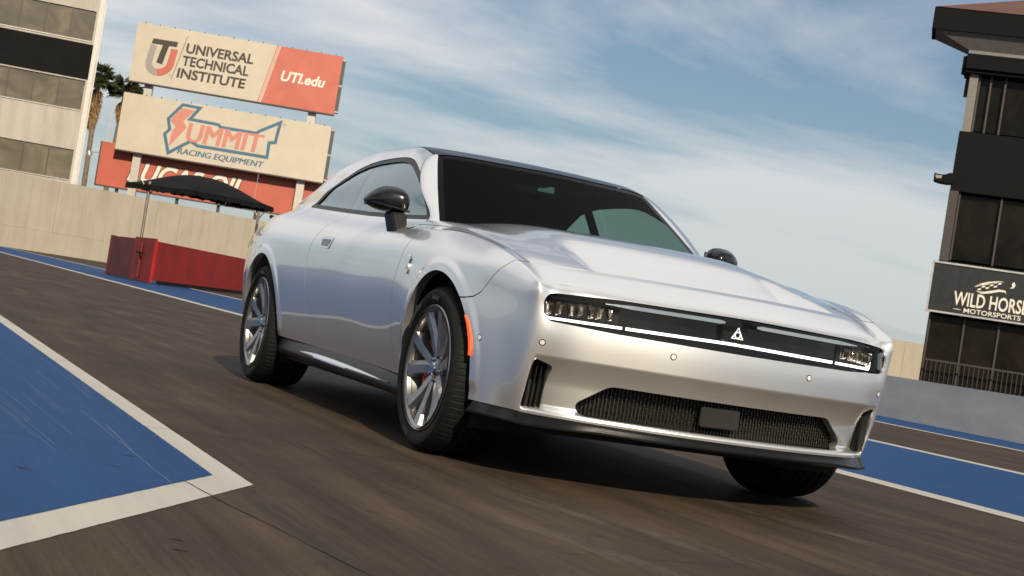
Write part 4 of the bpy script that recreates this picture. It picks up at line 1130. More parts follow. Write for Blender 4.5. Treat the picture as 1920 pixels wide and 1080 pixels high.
# edge of the glass: where the screen meets the body side, traced on the cabin sheet
ez = np.linspace(1.0, 1.40, 60); ew = []
for z in ez:
    best = .6
    lo, hi = .45, .93
    for _ in range(26):
        mid = (lo+hi)/2
        ok = roof_z(np.array([Xws(mid, z)]), np.array([mid]))[0] > z
        lo, hi = (mid, hi) if ok else (lo, mid)
    ew.append(lo)
ew = np.array(ew)
nu_, nv_ = 90, 60
qu = np.linspace(-1, 1, nu_); vv = np.linspace(0, 1, nv_)
wtop = float(ew[-1])
WSg = np.zeros((nu_, nv_, 3))
zt = ztop(np.abs(qu)*wtop)
for j, tv in enumerate(vv):
    # side edge climbs from the base corner to the roof corner
    zc = 1.0+(1.398-1.0)*tv; we = float(np.interp(zc, ez, ew))-.004
    wv = qu*we
    zrow = 1.0+(zt-1.0)*tv
    WSg[:, j, 0] = Xws(wv, zrow); WSg[:, j, 1] = wv; WSg[:, j, 2] = zrow
WSN = grid_normals(WSg)
if WSN[45, 30, 0] < 0: WSN = -WSN
ws = PM.grid(WSg, WSN, {'u': np.repeat(qu[:, None], nv_, 1), 'v': np.repeat(vv[None], nu_, 0)})
wl = np.interp(ws.V[:, 2], [1.0, 1.05, 1.12, 1.22, 1.32, 1.37, 1.40], [.765, .748, .724, .688, .648, .627, .612])
pil_f = np.abs(ws.V[:, 1])-wl
pillar = ws.clip(pil_f, 3)
ws = ws.clip(-pil_f, 3)
wl = np.interp(ws.V[:, 2], [1.0, 1.05, 1.12, 1.22, 1.32, 1.37, 1.40], [.765, .748, .724, .688, .648, .627, .612])
fr_f = np.minimum(wl-np.abs(ws.V[:, 1])-.028, (1-ws.A['v'])*.95-.050)
frit = ws.clip(-fr_f, 2).offset(.004); clear = ws.clip(fr_f, 2).offset(.004)
# painted front face of the two windscreen pillars; its normals turn towards the body side
pn = pillar.N.copy(); sidev = np.stack([0*pn[:, 0]-.1, np.sign(pillar.V[:, 1]), 0*pn[:, 0]+.35], -1); sidev /= np.linalg.norm(sidev, axis=1, keepdims=True)
pe = np.interp(pillar.V[:, 2], ez, ew); pw = np.clip((np.abs(pillar.V[:, 1])-(pe-.05))/.05, 0, 1)[:, None]
pn = pn*(1-.6*pw)+sidev*.6*pw; pillar.N = pn/np.linalg.norm(pn, axis=1, keepdims=True)
pillar.flange(3, .008)
for sg in (-1, 1): pillar.clip(pillar.V[:, 1]*sg, 30).build('windscreen_pillar', M['paint'], CAR)
WS = clear.build('windscreen', M['windscreen'], CAR)
frit.build('windscreen_border', M['frit'], WS)
# cowl strip under the trailing edge of the bonnet
cow = MB()
pts = [(Xws(abs(wv), 1.03)-.01, wv) for wv in np.linspace(-.76, .76, 33)]
for (xa, wa), (xb, wb) in zip(pts[:-1], pts[1:]):
    k = len(cow.v)
    za, zb = .985-.03*wa*wa, .985-.03*wb*wb
    cow.raw([(xa-.05, wa, za+.035), (xb-.05, wb, zb+.035), (xb+.16, wb, zb-.01), (xa+.16, wa, za-.01)], [(0, 1, 2, 3)])
cow.build('cowl_panel', M['satin_black'], CAR)
# ------------------------------------------------------------------ nose: slot, light bars, headlights, emblem
def skin_x(wv, z):
    """x of the fascia skin without its recesses"""
    wv = np.abs(np.asarray(wv, float)); x0 = np.interp(z, ZF, X0)
    return x0-np.interp(wv, [0, .14, .28, .42, .55, .65, .735, .79, .83], [0, .006, .025, .056, .097, .135, .172, .205, .243])
def slot_x(wv):
    """plan curve of the light bar inside the slot"""
    return np.interp(np.abs(np.asarray(wv, float)), [0, .25, .5, .62, .72, .78, .83], [.846, .842, .832, .800, .745, .690, .62])
def sheet(w0, w1, z0, z1, depth, nu=80, nv=10, taper=None):
    """a sheet that follows the fascia at a depth behind its skin"""
    ws_ = np.linspace(w0, w1, nu); zs_ = np.linspace(z0, z1, nv)
    P = np.zeros((nu, nv, 3)); P[..., 1] = ws_[:, None]; P[..., 2] = zs_[None]
    P[..., 0] = skin_x(ws_, .66)[:, None]-depth
    N = grid_normals(P); N = N if N[nu//2, nv//2, 0] > 0 else -N
    return PM.grid(P, N)
panel = sheet(-.84, .84, .61, .79, .058, 140, 24)
panel.V[:, 0] = slot_x(panel.V[:, 1])-.022
GRILLE = panel.build('grille_panel', M['gloss_black'], CAR)
slot_wall.both().build('grille_surround', M['gloss_black'], GRILLE)
def strip(name, mat, parent, pts, dy, dz, dep0, dep1):
    """a bar whose centre line runs through (w, z) points along the fascia, with its front face dep0 behind the skin"""
    V, F = [], []
    for k, (wv, z) in enumerate(pts):
        xf, xb = float(slot_x(wv))-dep0+.036, float(slot_x(wv))-dep1+.036
        a = np.array(pts[min(k+1, len(pts)-1)])-np.array(pts[max(k-1, 0)]); a = a/np.linalg.norm(a)
        nrm = np.array([-a[1], a[0]])*dz/2
        for xx in (xf, xb):
            for sg in (1, -1): V.append((xx, wv+sg*nrm[0], z+sg*nrm[1]))
    for k in range(len(pts)-1):
        i, j = 4*k, 4*k+4
        F += [(i, i+1, j+1, j), (i+2, j+2, j+3, i+3), (i, j, j+2, i+2), (i+1, i+3, j+3, j+1)]
    F += [(0, 2, 3, 1), (4*len(pts)-4, 4*len(pts)-3, 4*len(pts)-1, 4*len(pts)-2)]
    return MB().raw(V, F).build(name, mat, parent)
def line(a, b, n): return [(a[0]+(b[0]-a[0])*k/(n-1), a[1]+(b[1]-a[1])*k/(n-1)) for k in range(n)]
def zbar(wv): return .6655-.012*abs(wv)/.8
strip('light_bar', M['led'], GRILLE, [(wv, zbar(wv)) for wv in np.linspace(-.492, .492, 50)], 0, .0115, .036, .056)
for sg in (-1, 1):
    outer = [(sg*wv, zbar(wv)) for wv in np.linspace(.508, .768, 20)]
    bend = [(sg*(.768+.022*math.sin(a)), zbar(.768)+.022-.022*math.cos(a)) for a in np.linspace(.2, 1.45, 6)]
    strip('light_bar', M['led'], GRILLE, outer+bend+[(sg*.792, .695), (sg*.795, .722)], 0, .0105, .034, .054)
    # gap piece between the light bars
    strip('light_bar_joint', M['satin_black'], GRILLE, [(sg*.494, .6595), (sg*.506, .6595)], 0, .022, .034, .056)
    # chrome strip added to stand for the sky's reflection in the slot's upper lip
    V = []
    for wv in np.linspace(.075, .60, 24):
        xb = float(slot_x(wv)); hh = .5*min(1, (wv-.06)/.03)*min(1, (.615-wv)/.12)
        zc = .7475-.010*(wv-.1)
        V += [(xb+.034, sg*wv, zc-.0075*hh*2), (xb+.0335, sg*wv, zc+.0075*hh*2), (xb-.01, sg*wv, zc+.0085*hh*2)]
    MB().raw(V, [(3*i+j, 3*i+j+1, 3*i+j+4, 3*i+j+3) for i in range(23) for j in range(2)]).build('lip_reflection_strip', M['chrome'], GRILLE)
    strip('grille_brow', M['gloss_black'], GRILLE, [(sg*wv, .7585-.020*max(0, wv-.1)) for wv in np.linspace(.06, .79, 24)], 0, .008, .022, .056)
    # headlight: bezel with five crystal reflectors behind a clear cover
    hl = strip('headlight', M['satin_black'], CAR, [(sg*wv, .7065-.006*wv) for wv in np.linspace(.52, .795, 16)], 0, .062, .052, .060)
    for k in range(7):
        wv = .560+k*.035
        xs_, zc = float(slot_x(wv))+.036, .704-.010*k/5
        mb = MB()
        lean = .006 if k % 2 else -.004
        poly = [(-.017, .029), (-.005, .024), (.004, .030), (.016, .026), (.012+lean, -.026), (-.011+lean, -.024)]
        n6 = len(poly)
        V = [(xs_-.048, sg*(wv+a), zc+b_) for a, b_ in poly]+[(xs_-.030, sg*(wv+a*.45+.003), zc+b_*.62) for a, b_ in poly]+[(xs_-.022, sg*wv, zc+.004)]
        mb.raw(V, [(i, (i+1) % n6, n6+(i+1) % n6, n6+i) for i in range(n6)]+[(n6+i, n6+(i+1) % n6, 2*n6) for i in range(n6)])
        mb.build('reflector', M['crystal'], hl)
cover = sheet(-.835, .835, .60, .80, .016, 140, 30)
cover.V[:, 0] = np.minimum(cover.V[:, 0], slot_x(cover.V[:, 1])+.060)
cover = cover.clip(sd_slot(cover.V[:, 1], cover.V[:, 2], -.004), 1)
cover.build('grille_lens', M['lens'], GRILLE)
# emblem: dark lens block with a lit three-armed triangle
ex = float(slot_x(0))+.036
MB().prism(round_poly([(-.070, .030), (.050, .036), (.046, -.036), (-.058, -.030)], .010), (ex-.050, .0, .705), (0, 1, 0), (0, 0, 1), (.022, 0, 0)).build('emblem_block', M['satin_black'], GRILLE, bevel=.002)
for k in range(3):
    a0 = math.pi/2+k*2*math.pi/3
    ca, sa = math.cos(a0), math.sin(a0)
    rot = lambda q_: (q_[0]*ca-q_[1]*sa, q_[0]*sa+q_[1]*ca)
    tip, l1, l2, nk = (.030, 0), (.008, .0115), (.008, -.0115), (.013, 0)
    mb = MB()
    for a, b_ in ((tip, l1), (l1, nk), (nk, l2), (l2, tip)):
        a, b_ = rot(a), rot(b_)
        mb.bar((ex-.026, a[0]+.004, .705+a[1]), (ex-.026, b_[0]+.004, .705+b_[1]), .0034, .003, (1, 0, 0))
    mb.build('emblem_arm', M['emblem'], GRILLE)
# ------------------------------------------------------------------ lower intake
intake = sheet(-.70, .70, .26, .45, .0, 60, 8)
intake.V[:, 0] -= .155
intake.build('intake_backing', M['liner'], BUMPER)
mb = MB()
wv = -.66
k = 0
while wv < .661:
    x_ = float(skin_x(wv, .40))-.115
    if True:
        jog = .006
        mb.bar((x_, wv, .292), (x_-.012, wv+jog, .312), .0026, .010, (1, 0, 0))
        mb.bar((x_-.012, wv+jog, .312), (x_-.012, wv+jog, .430), .0026, .010, (1, 0, 0))
        for j in range(4):
            zz_ = .325+j*.027+(.013 if k % 2 else 0)
            mb.box((x_-.016, wv+jog-.0055, zz_), (x_-.004, wv+jog+.0055, zz_+.0035))
    wv += .0150; k += 1
gm = mb.build('grille_bars', simple('dark_grille_bar', (.055, .047, .040), .35, .5), BUMPER); gm['kind'] = 'stuff'
xr = float(skin_x(0, .40))-.10
MB().prism(round_poly([(-.100, .042), (.082, .047), (.082, -.036), (-.100, -.038)], .016), (xr, -.02, .357), (0, 1, 0), (0, 0, 1), (.014, 0, 0)).build('radar_cover', M['radar'], BUMPER, bevel=.003)
for sg in (-1, 1):
    # corner vent: black back plate with four upright louvres
    V = [(.735, .25), (.845, .25), (.845, .52), (.735, .52)]
    MB().prism([(a*sg, b_) for a, b_ in V], (.60, 0, 0), (0, 1, 0), (0, 0, 1), (.004, 0, 0)).build('vent_backing', M['liner'], BUMPER)
    for j in range(4):
        w0 = .752+j*.017
        mb = MB().bar((float(skin_x(w0, .4))-.085, sg*w0, .28), (float(skin_x(w0, .4))-.075, sg*(w0-.006), .49), .004, .022, (1, 0, 0))
        mb.build('vent_louvre', M['satin_black'], BUMPER)
# parking sensors
def surf_pt(wv, z):
    """point and normal of the bumper skin at (w,z)"""
    m_ = (RING[..., 0] > .4); d2 = np.where(m_, (RING[..., 1]-abs(wv))**2+(RING[..., 2]-z)**2, 9)
    i, j = np.unravel_index(d2.argmin(), d2.shape); p_, n_ = RING[i, j].copy(), RING_N[i, j].copy()
    if wv < 0: p_[1] *= -1; n_[1] *= -1
    return p_, n_
def disc(name, mat, parent, c, n_, r, h, seg=20):
    n_ = np.asarray(n_, float)/np.linalg.norm(n_); a = np.cross(n_, (0, 0, 1.0)); a /= np.linalg.norm(a); b_ = np.cross(n_, a)
    return MB().prism([(r*math.cos(2*math.pi*k/seg), r*math.sin(2*math.pi*k/seg)) for k in range(seg)], np.asarray(c)-n_*.004, a, b_, n_*(h+.004)).build(name, mat, parent, bevel=h*.4, seg=1)
for wv, z in ((-.806, .556), (-.320, .580), (.320, .580), (.806, .556)):
    p_, n_ = surf_pt(wv, z)
    rg = disc('parking_sensor', M['satin_black'], BUMPER, p_, n_, .0135, .0012)
    disc('sensor_face', M['sensor_face'], rg, p_+n_*.0012, n_, .0098, .0012)
def flank_pt(x, z):
    m_ = (RING[..., 1] > .5); d2 = np.where(m_, (RING[..., 0]-x)**2+(RING[..., 2]-z)**2, 9)
    i, j = np.unravel_index(d2.argmin(), d2.shape); return RING[i, j].copy(), RING_N[i, j].copy()
def mirp(p_, sg): return np.array([p_[0], p_[1]*sg, p_[2]])
for sg in (-1, 1):
    p_, n_ = flank_pt(.445, .53)
    p_, n_ = mirp(p_, sg), mirp(n_, sg)
    rg = disc('parking_sensor', M['satin_black'], BUMPER, p_, n_, .0135, .0012)
    disc('sensor_face', M['sensor_face'], rg, p_+n_*.0012, n_, .0098, .0012)
# splitter under the bumper, swept along the bumper's lower edge
low = RING[:, 0]; sel = (TQ <= np.interp(-.425, -low[:, 0], TQ))
path = low[sel]
path = np.concatenate([(path*np.array([1, -1, 1]))[::-1][:-1], path])
tang = np.gradient(path, axis=0); nrm = np.stack([tang[:, 1], -tang[:, 0], 0*tang[:, 0]], -1); nrm /= np.linalg.norm(nrm, axis=1, keepdims=True)
if nrm[len(nrm)//2, 0] < 0: nrm = -nrm
prof = [(-.03, .008), (-.006, .006), (-.002, -.004), (.004, -.012), (.020, -.022), (.026, -.027), (.026, -.034), (.010, -.038), (-.05, -.050), (-.25, -.054)]
aw = np.abs(path[:, 1]); drop = np.interp(aw, [0, .55, .70, .80, 1.0], [0, 0, .010, .014, .012])
P = np.zeros((len(path), len(prof), 3))
for j, (o_, dz) in enumerate(prof):
    P[:, j] = path+nrm*o_; P[:, j, 2] = path[:, 2]+dz-(drop if j in (4, 5, 6, 7) else 0)
V = P.reshape(-1, 3); npf = len(prof)
F = [(i*npf+j, i*npf+j+1, (i+1)*npf+j+1, (i+1)*npf+j) for i in range(len(path)-1) for j in range(npf-1)]
MB().raw(V, F).build('splitter', M['splitter'], BUMPER, smooth=True)
# ------------------------------------------------------------------ sides
for sg in (-1, 1):
    FEN, DOOR, QUA = SIDE[('front_fender', sg)], SIDE[('door', sg)], SIDE[('rear_quarter_panel', sg)]
    # sill below the door
    xs2 = np.linspace(-.36, -2.70, 60)
    prof2 = [(-.06, .012), (-.012, .006), (.0, -.010), (.008, -.030), (.020, -.060), (.018, -.082), (.0, -.100), (-.06, -.112), (-.3, -.115)]
    V, F = [], []
    for x in xs2:
        k = np.abs(RING[:, 0, 0]-x)+(RING[:, 0, 1] < .5)*9; base = RING[k.argmin(), 0]
        kk = np.interp(x, [-2.7, -2.45, -.6, -.36], [.4, 1, 1, .5])
        bw = .918
        for o_, dz in prof2: V.append((x, sg*(bw+o_*kk), base[2]+dz))
    n9 = len(prof2)
    F = [(i*n9+j, i*n9+j+1, (i+1)*n9+j+1, (i+1)*n9+j) for i in range(len(xs2)-1) for j in range(n9-1)]
    sill = MB().raw(V, F).build('side_sill', M['satin_black'], CAR, smooth=True)
    # polished blade let into the sill
    n_ = 36; V = []; F = []
    for i in range(n_):
        u_ = i/(n_-1); x = -2.22+1.62*u_
        hh = .020*min(1, math.sin(math.pi*min(max(u_, .02), .98))**.5)*(1.15-.55*u_)
        zc = .262-.020*u_
        for j, (a, b_) in enumerate(((-1, -.004), (-.6, .006), (0, .010), (.6, .006), (1, -.006))):
            V.append((x, sg*(.934+b_-a*.006), zc+a*hh))
    F = [(i*5+j, i*5+j+1, (i+1)*5+j+1, (i+1)*5+j) for i in range(n_-1) for j in range(4)]
    MB().raw(V, F).build('sill_blade', M['chrome'], sill, smooth=True)
    # flush door handle: a pocket with a bright frame
    P0, N0 = flank_pt(-1.905, .878)
    P0, N0 = mirp(P0, sg), mirp(N0, sg)
    ax = np.array([1.0, 0, 0])-N0*N0[0]; ax /= np.linalg.norm(ax); ay = np.cross(N0, ax); ay *= np.sign(ay[2])
    outl = round_poly([(-.095, .034), (.125, .034), (.070, -.036), (-.095, -.030)], .016)
    inn_ = round_poly([(-.078, .016), (.098, .016), (.058, -.026), (-.076, -.022)], .012)
    hd = MB()
    no = len(outl)
    V = [P0+ax*a+ay*b_+N0*.000 for a, b_ in outl]+[P0+ax*a+ay*b_+N0*.004 for a, b_ in outl*.97]+[P0+ax*a+ay*b_+N0*.004 for a, b_ in inn_]
    F = [(i, (i+1) % no, no+(i+1) % no, no+i) for i in range(no)]+[(no+i, no+(i+1) % no, 2*no+(i+1) % no, 2*no+i) for i in range(no)]
    hd = MB().raw(V, F).build('handle', M['paint'], DOOR, smooth=True)
    MB().prism(inn_, P0+N0*.0012, ax, ay, N0*.0008).build('handle_pocket', M['steel'], hd)
    MB().raw([P0+ax*a+ay*b_+N0*c_ for a, b_, c_ in ((-.076, .014, .003), (.096, .014, .003), (.01, -.024, .003), (-.076, -.004, .003))], [(0, 1, 2, 3)]).build('handle_flap', M['alloy_dark'], hd)
    # fender badge: a small leaping insect-like shield of chrome with a gold belly
    P0, N0 = flank_pt(-.455, .795); P0, N0 = mirp(P0, sg), mirp(N0, sg)
    ax = np.array([1.0, 0, 0])-N0*N0[0]; ax /= np.linalg.norm(ax); ay = np.cross(N0, ax); ay *= np.sign(ay[2])
    bd = MB()
    for poly in ([(-.016, -.042), (.010, -.046), (.020, -.020), (.012, .004), (-.012, .004), (-.020, -.018)],
                 [(-.012, .006), (.012, .006), (.022, .026), (.010, .046), (.002, .022), (-.006, .048), (-.016, .026)]):
        bd.prism(poly, P0+N0*.0005, ax, ay, N0*.006)
    bdo = bd.build('fender_badge', M['chrome'], FEN, bevel=.0015)
    MB().prism([(-.008, -.020), (.009, -.022), (.011, -.004), (-.007, -.002)], P0+N0*.006, ax, ay, N0*.003).build('badge_belly', M['badge_gold'], bdo)
    # orange side marker at the front of the wheel arch
    mk_v = []
    fx = np.linspace(.30, .46, 30); mk_fit = np.polyfit(fx, [np.mean([flank_pt(x_, z_)[0][1] for z_ in (.48, .53, .58)]) for x_ in fx], 2)
    zrow = np.linspace(.452, .612, 14)
    for z in zrow:
        xe = math.sqrt(max(ARCH_R**2-(z-ARCH_Z)**2, 0))
        ed = min(1, math.sin(math.pi*(z-.448)/(.168))**.4)
        for a, lift in ((.003, .001), (.005, .008), (.020, .008), (.025, .001)):
            xx = xe+a*ed
            wv = float(np.interp(z, zfit, wfit)) if False else float(np.polyval(mk_fit, xx))
            mk_v.append((xx, sg*(wv+lift), z))
    F = [(i*4+j, i*4+j+1, (i+1)*4+j+1, (i+1)*4+j) for i in range(13) for j in range(3)]
    MB().raw(mk_v, F).build('side_marker', M['marker'], BUMPER, smooth=True)
    # wheel house liners
    for cx in (0.0, WB):
        V, F = [], []; n_ = 40; ysec = (.90, .86, .60, .52)
        for i in range(n_+1):
            a = math.radians(-32+244*i/n_)
            for j, yy in enumerate(ysec):
                r_ = ARCH_R+.004 if j < 3 else .1
                V.append((cx+r_*math.cos(a), sg*yy, ARCH_Z+r_*math.sin(a)))
        F = [(i*4+j, i*4+j+1, (i+1)*4+j+1, (i+1)*4+j) for i in range(n_) for j in range(3)]
        MB().raw(V, F).build('wheel_liner', M['liner'], CAR)
    # door mirror on its stalk
    n_, m_ = 22, 28; V, F = [], []
    for i in range(n_+1):
        u_ = i/n_                                   # from inboard to the outer tip
        yy = .858+.205*u_
        prof_ = max(1e-3, 1-abs(2*u_-1)**(5.0 if u_ < .5 else 2.6))**.5
        topz = 1.176-.045*max(0, (u_-.45)/.55)**1.8-.010*max(0, (.3-u_)/.3)
        botz = 1.032+.022*u_
        zc, hz = (topz+botz)/2, (topz-botz)/2*prof_
        xc = -.985-.055*u_; lx = (.118-.022*u_)*prof_
        for k in range(m_):
            t_ = 2*math.pi*k/m_; cc, ss = math.cos(t_), math.sin(t_)
            px = abs(cc)**.85*math.copysign(1, cc)*lx*(1.0 if cc > 0 else .62)
            pz = abs(ss)**(.80 if ss > 0 else .62)*math.copysign(1, ss)*hz
            V.append((xc+px, sg*yy, zc+pz))
    F = [(i*m_+k, i*m_+(k+1) % m_, (i+1)*m_+(k+1) % m_, (i+1)*m_+k) for i in range(n_) for k in range(m_)]
    F += [tuple(range(m_)), tuple(n_*m_+k for k in range(m_))[::-1]]
    mir_o = MB().raw(V, F).build('door_mirror', M['gloss_black'], CAR, smooth=True)
    MB().tube([(-.892, sg*.868, 1.062), (-.905, sg*.96, 1.070), (-.955, sg*1.050, 1.082)], [.0055, .006, .004], 8).build('mirror_groove', M['gloss_black'], mir_o, smooth=True)
    st = MB().raw([(-.87, sg*.925, .935), (-1.02, sg*.925, .945), (-1.02, sg*.895, .985), (-.84, sg*.885, .985),
                   (-.905, sg*.955, 1.045), (-1.03, sg*.955, 1.045), (-1.03, sg*.885, 1.05), (-.885, sg*.880, 1.05)],
                  [(0, 1, 5, 4), (1, 2, 6, 5), (2, 3, 7, 6), (3, 0, 4, 7), (4, 5, 6, 7), (0, 3, 2, 1)])
    st.build('mirror_stalk', M['satin_black'], mir_o, bevel=.008, seg=3)
    MB().raw([(-1.075, sg*.885, 1.055), (-1.105, sg*1.04, 1.072), (-1.105, sg*1.02, 1.14), (-1.075, sg*.89, 1.15)], [(0, 1, 2, 3)]).build('mirror_glass', M['chrome'], mir_o)
    # tail lamp at the rear corner
    kk = [np.abs(TQ-tq).argmin() for tq in np.linspace(TK[19]+.04, TK[23], 26)]
    V, F = [], []
    for i in kk:
        for j in (64, 70, 76):
            p_ = RING[i, j]+RING_N[i, j]*.003; V.append(mirp(p_, sg))
    MB().raw(V, [(i*3+j, i*3+j+1, (i+1)*3+j+1, (i+1)*3+j) for i in range(len(kk)-1) for j in range(2)]).build('tail_lamp', M['tail'], CAR)
    # side marker strip behind the rear wheel
    V = []
    for z in np.linspace(.56, .70, 8):
        for x in (-3.52, -3.56):
            p_, n_ = flank_pt(x-.1*(.70-z), z); V.append(mirp(p_+n_*.003, sg))
    MB().raw(V, [(i*2, i*2+1, i*2+3, i*2+2) for i in range(7)]).build('rear_marker', M['tail'], QUA)
# deck and spoiler
V = []
kq = [k for k in range(len(TQ)) if CREST[k, 0] < -3.7]
for k in kq:
    V.append(CREST[k]+np.array([0, 0, .028])); V.append(CREST[k]*np.array([1, .88, 1])+np.array([.10, 0, .006]))
    V.append(CREST[k]+np.array([-.015, 0, .018]))
F = []
for i in range(len(kq)-1): F += [(i*3, i*3+1, i*3+4, i*3+3), (i*3, i*3+3, i*3+5, i*3+2)]
s_pm = MB().raw(V, F).raw([(a, -b_, c_) for a, b_, c_ in V], F)
s_pm.build('spoiler', M['satin_black'], CAR, smooth=True)
V = [CREST[k] for k in range(len(TQ)) if CREST[k, 0] < -3.6]
V2 = V+[np.array([q_[0], -q_[1], q_[2]]) for q_ in V[::-1][1:]]
MB().raw(V2, [tuple(range(len(V2)))]).build('boot_lid', M['paint'], CAR)
# ------------------------------------------------------------------ underside and cabin
MB().box((-4.0, -.70, .19), (.60, .70, .30)).box((-2.62, -.88, .19), (-.45, .88, .30)).build('floor_pan', M['liner'], CAR)
MB().box((.45, -.60, .30), (.70, .60, .62)).build('front_bulkhead', M['liner'], CAR)
MB().raw([(-.62, -.78, .98), (-.62, .78, .98), (-.95, .80, 1.00), (-.95, -.80, 1.00), (-1.02, -.80, .93), (-1.02, .80, .93), (-.95, .78, .62), (-.95, -.78, .62), (-.5, -.78, .6), (-.5, .78, .6)],
         [(0, 1, 2, 3), (3, 2, 5, 4), (4, 5, 6, 7), (0, 8, 9, 1)]).build('dashboard', M['cabin'], CAR, bevel=.01)
MB().box((-1.02, .18, .985), (-1.0, .62, 1.045)).build('instrument_screen', M['gloss_black'], CAR, bevel=.004)
V, F = lathe([(.185, -.012), (.197, 0), (.185, .012), (.173, 0)], 36, closed=True)
sw = MB().raw(V, F).build('steering_wheel', M['cabin'], CAR, smooth=True)
sw.rotation_euler = (0, 0, math.pi/2); sw.location = (-1.13, .38, .92); sw.rotation_euler = (math.radians(-22), 0, math.radians(90))
for yy in (-.38, .38):
    sb = MB().box((-1.95, yy-.25, .42), (-1.45, yy+.25, .55)).build('front_seat', M['seat'], CAR, bevel=.05, seg=3)
    MB().raw([(-1.92, yy-.24, .50), (-1.92, yy+.24, .50), (-2.06, yy+.21, 1.05), (-2.06, yy-.21, 1.05), (-2.04, yy-.24, .50), (-2.04, yy+.24, .50), (-2.16, yy+.20, 1.05), (-2.16, yy-.20, 1.05)],
             [(0, 1, 2, 3), (5, 4, 7, 6), (0, 4, 5, 1), (3, 2, 6, 7), (0, 3, 7, 4), (1, 5, 6, 2)]).build('backrest', M['seat'], sb, bevel=.04, seg=3)
    MB().box((-2.17, yy-.13, 1.06), (-2.07, yy+.13, 1.21)).build('headrest', M['seat'], sb, bevel=.035, seg=3)
MB().box((-2.95, -.60, .50), (-2.75, .60, 1.06)).box((-2.80, -.60, .45), (-2.4, .60, .60)).build('rear_bench', M['seat'], CAR, bevel=.04, seg=3)
MB().raw([(-2.95, -.74, 1.06), (-2.95, .74, 1.06), (-3.9, .55, 1.03), (-3.9, -.55, 1.03)], [(0, 1, 2, 3)]).build('parcel_shelf', M['cabin'], CAR)
for sg in (-1, 1):
    MB().raw([(-.70, sg*.85, .98), (-2.9, sg*.86, 1.06), (-2.9, sg*.86, .35), (-.70, sg*.85, .35)], [(0, 1, 2, 3)]).build('door_card', M['cabin'], CAR)
    MB().raw([(-2.05, sg*.80, 1.05), (-2.17, sg*.80, 1.05), (-2.22, sg*.655, 1.37), (-2.10, sg*.655, 1.37)], [(0, 1, 2, 3)]).build('centre_pillar', M['cabin'], CAR)
mb = MB().box((-1.46, -.13, 1.315), (-1.43, .13, 1.385))
rv = mb.build('rear_view_mirror', M['gloss_black'], CAR, bevel=.012, seg=3)
MB().raw([(-1.33, -.09, 1.355), (-1.33, .09, 1.355), (-1.25, .16, 1.405), (-1.25, -.16, 1.405), (-1.50, -.09, 1.37), (-1.50, .09, 1.37), (-1.45, .16, 1.44), (-1.45, -.16, 1.44)],
         [(0, 1, 2, 3), (5, 4, 7, 6), (0, 4, 5, 1), (3, 2, 6, 7), (0, 3, 7, 4), (1, 5, 6, 2)]).build('camera_housing', M['satin_black'], CAR, bevel=.008)
MB().raw([(-1.425, .01, 1.33), (-1.425, .11, 1.33), (-1.425, .11, 1.375), (-1.425, .03, 1.375)], [(0, 1, 2, 3)]).build('mirror_plate', M['chrome'], rv)

# ------------------------------------------------------------------ wheels
M['barrel'] = simple('dark_wheel_barrel', (.075, .074, .076), .38, .7)
R_ = WHEEL_R
# tyre profile (r, y): y negative is the outer side; the outer face stands at y = 0
TW = .300
tp = [(.262, -.004-.0), (.268, .006), (.274, .010), (.290, .002), (.312, -.006), (.330, -.004), (.342, .006), (R_-.010, .020), (R_-.003, .040)]
tp = [(r_, y_) for r_, y_ in tp]
gro = []
for c_ in (.085, .125, .175, .215):
    gro += [(R_-.0005, c_-.0055), (R_-.010, c_-.004), (R_-.010, c_+.004), (R_-.0005, c_+.0055)]
tp += [(R_-.001, .060)]+gro+[(R_-.001, .240), (R_-.003, .260), (R_-.010, .280), (.342, .294), (.325, .304), (.300, .302), (.270, .290), (.262, .285)]
sh_idx = [k for k, (r_, y_) in enumerate(tp) if r_ > .345 and (y_ < .07 or y_ > .23)]
def wob(k, j): return -.0028 if (j in sh_idx and k % 8 == 0) else 0.0
TV, TF = lathe(tp, 640, wob=wob)
RV, RF = lathe([(.262, .285), (.245, .27), (.238, .20), (.236, .10), (.242, .045), (.248, .030)], 96)
LV, LF = lathe([(.248, .030), (.250, .012), (.262, .004), (.270, .000), (.274, .004), (.274, .012)], 96)
def spoke_geo(a0):
    """one of five pairs: two faceted arms from a shared root"""
    V, F = [], []
    for sgn in (-1, 1):
        secs = []
        for r_, da, wd, yf, dp in ((.045, .17, .044, .046, .035), (.085, .19, .060, .040, .050), (.150, .225, .062, .031, .064), (.205, .255, .064, .019, .066), (.251, .285, .084, .009, .052)):
            c_ = a0+sgn*da
            er = np.array([math.cos(c_), 0, math.sin(c_)]); et = np.array([-math.sin(c_), 0, math.cos(c_)]); ey = np.array([0, 1.0, 0])
            o_ = er*r_+ey*yf
            # face slopes towards the outer flank, deep inner flank
            secs.append([o_-et*wd*.5*sgn+ey*.012, o_-et*wd*.18*sgn, o_+et*wd*.42*sgn+ey*.002, o_+et*wd*.60*sgn+ey*dp, o_-et*wd*.62*sgn+ey*dp])
        b0 = len(V)
        for s_ in secs: V += s_
        for i in range(len(secs)-1):
            for j in range(5): F.append((b0+i*5+j, b0+i*5+(j+1) % 5, b0+(i+1)*5+(j+1) % 5, b0+(i+1)*5+j))
        F.append(tuple(b0+j for j in range(5))); F.append(tuple(b0+(len(secs)-1)*5+j for j in range(5))[::-1])
    return V, F
HV, HF = lathe([(.001, .036), (.026, .036), (.030, .040), (.036, .046), (.066, .050), (.072, .062), (.070, .110), (.001, .112)], 40)
CV, CF = lathe([(.001, .030), (.022, .031), (.0265, .035), (.027, .044)], 32)
DV, DF = lathe([(.08, .118), (.100, .112), (.190, .112), (.190, .140), (.08, .140)], 60)
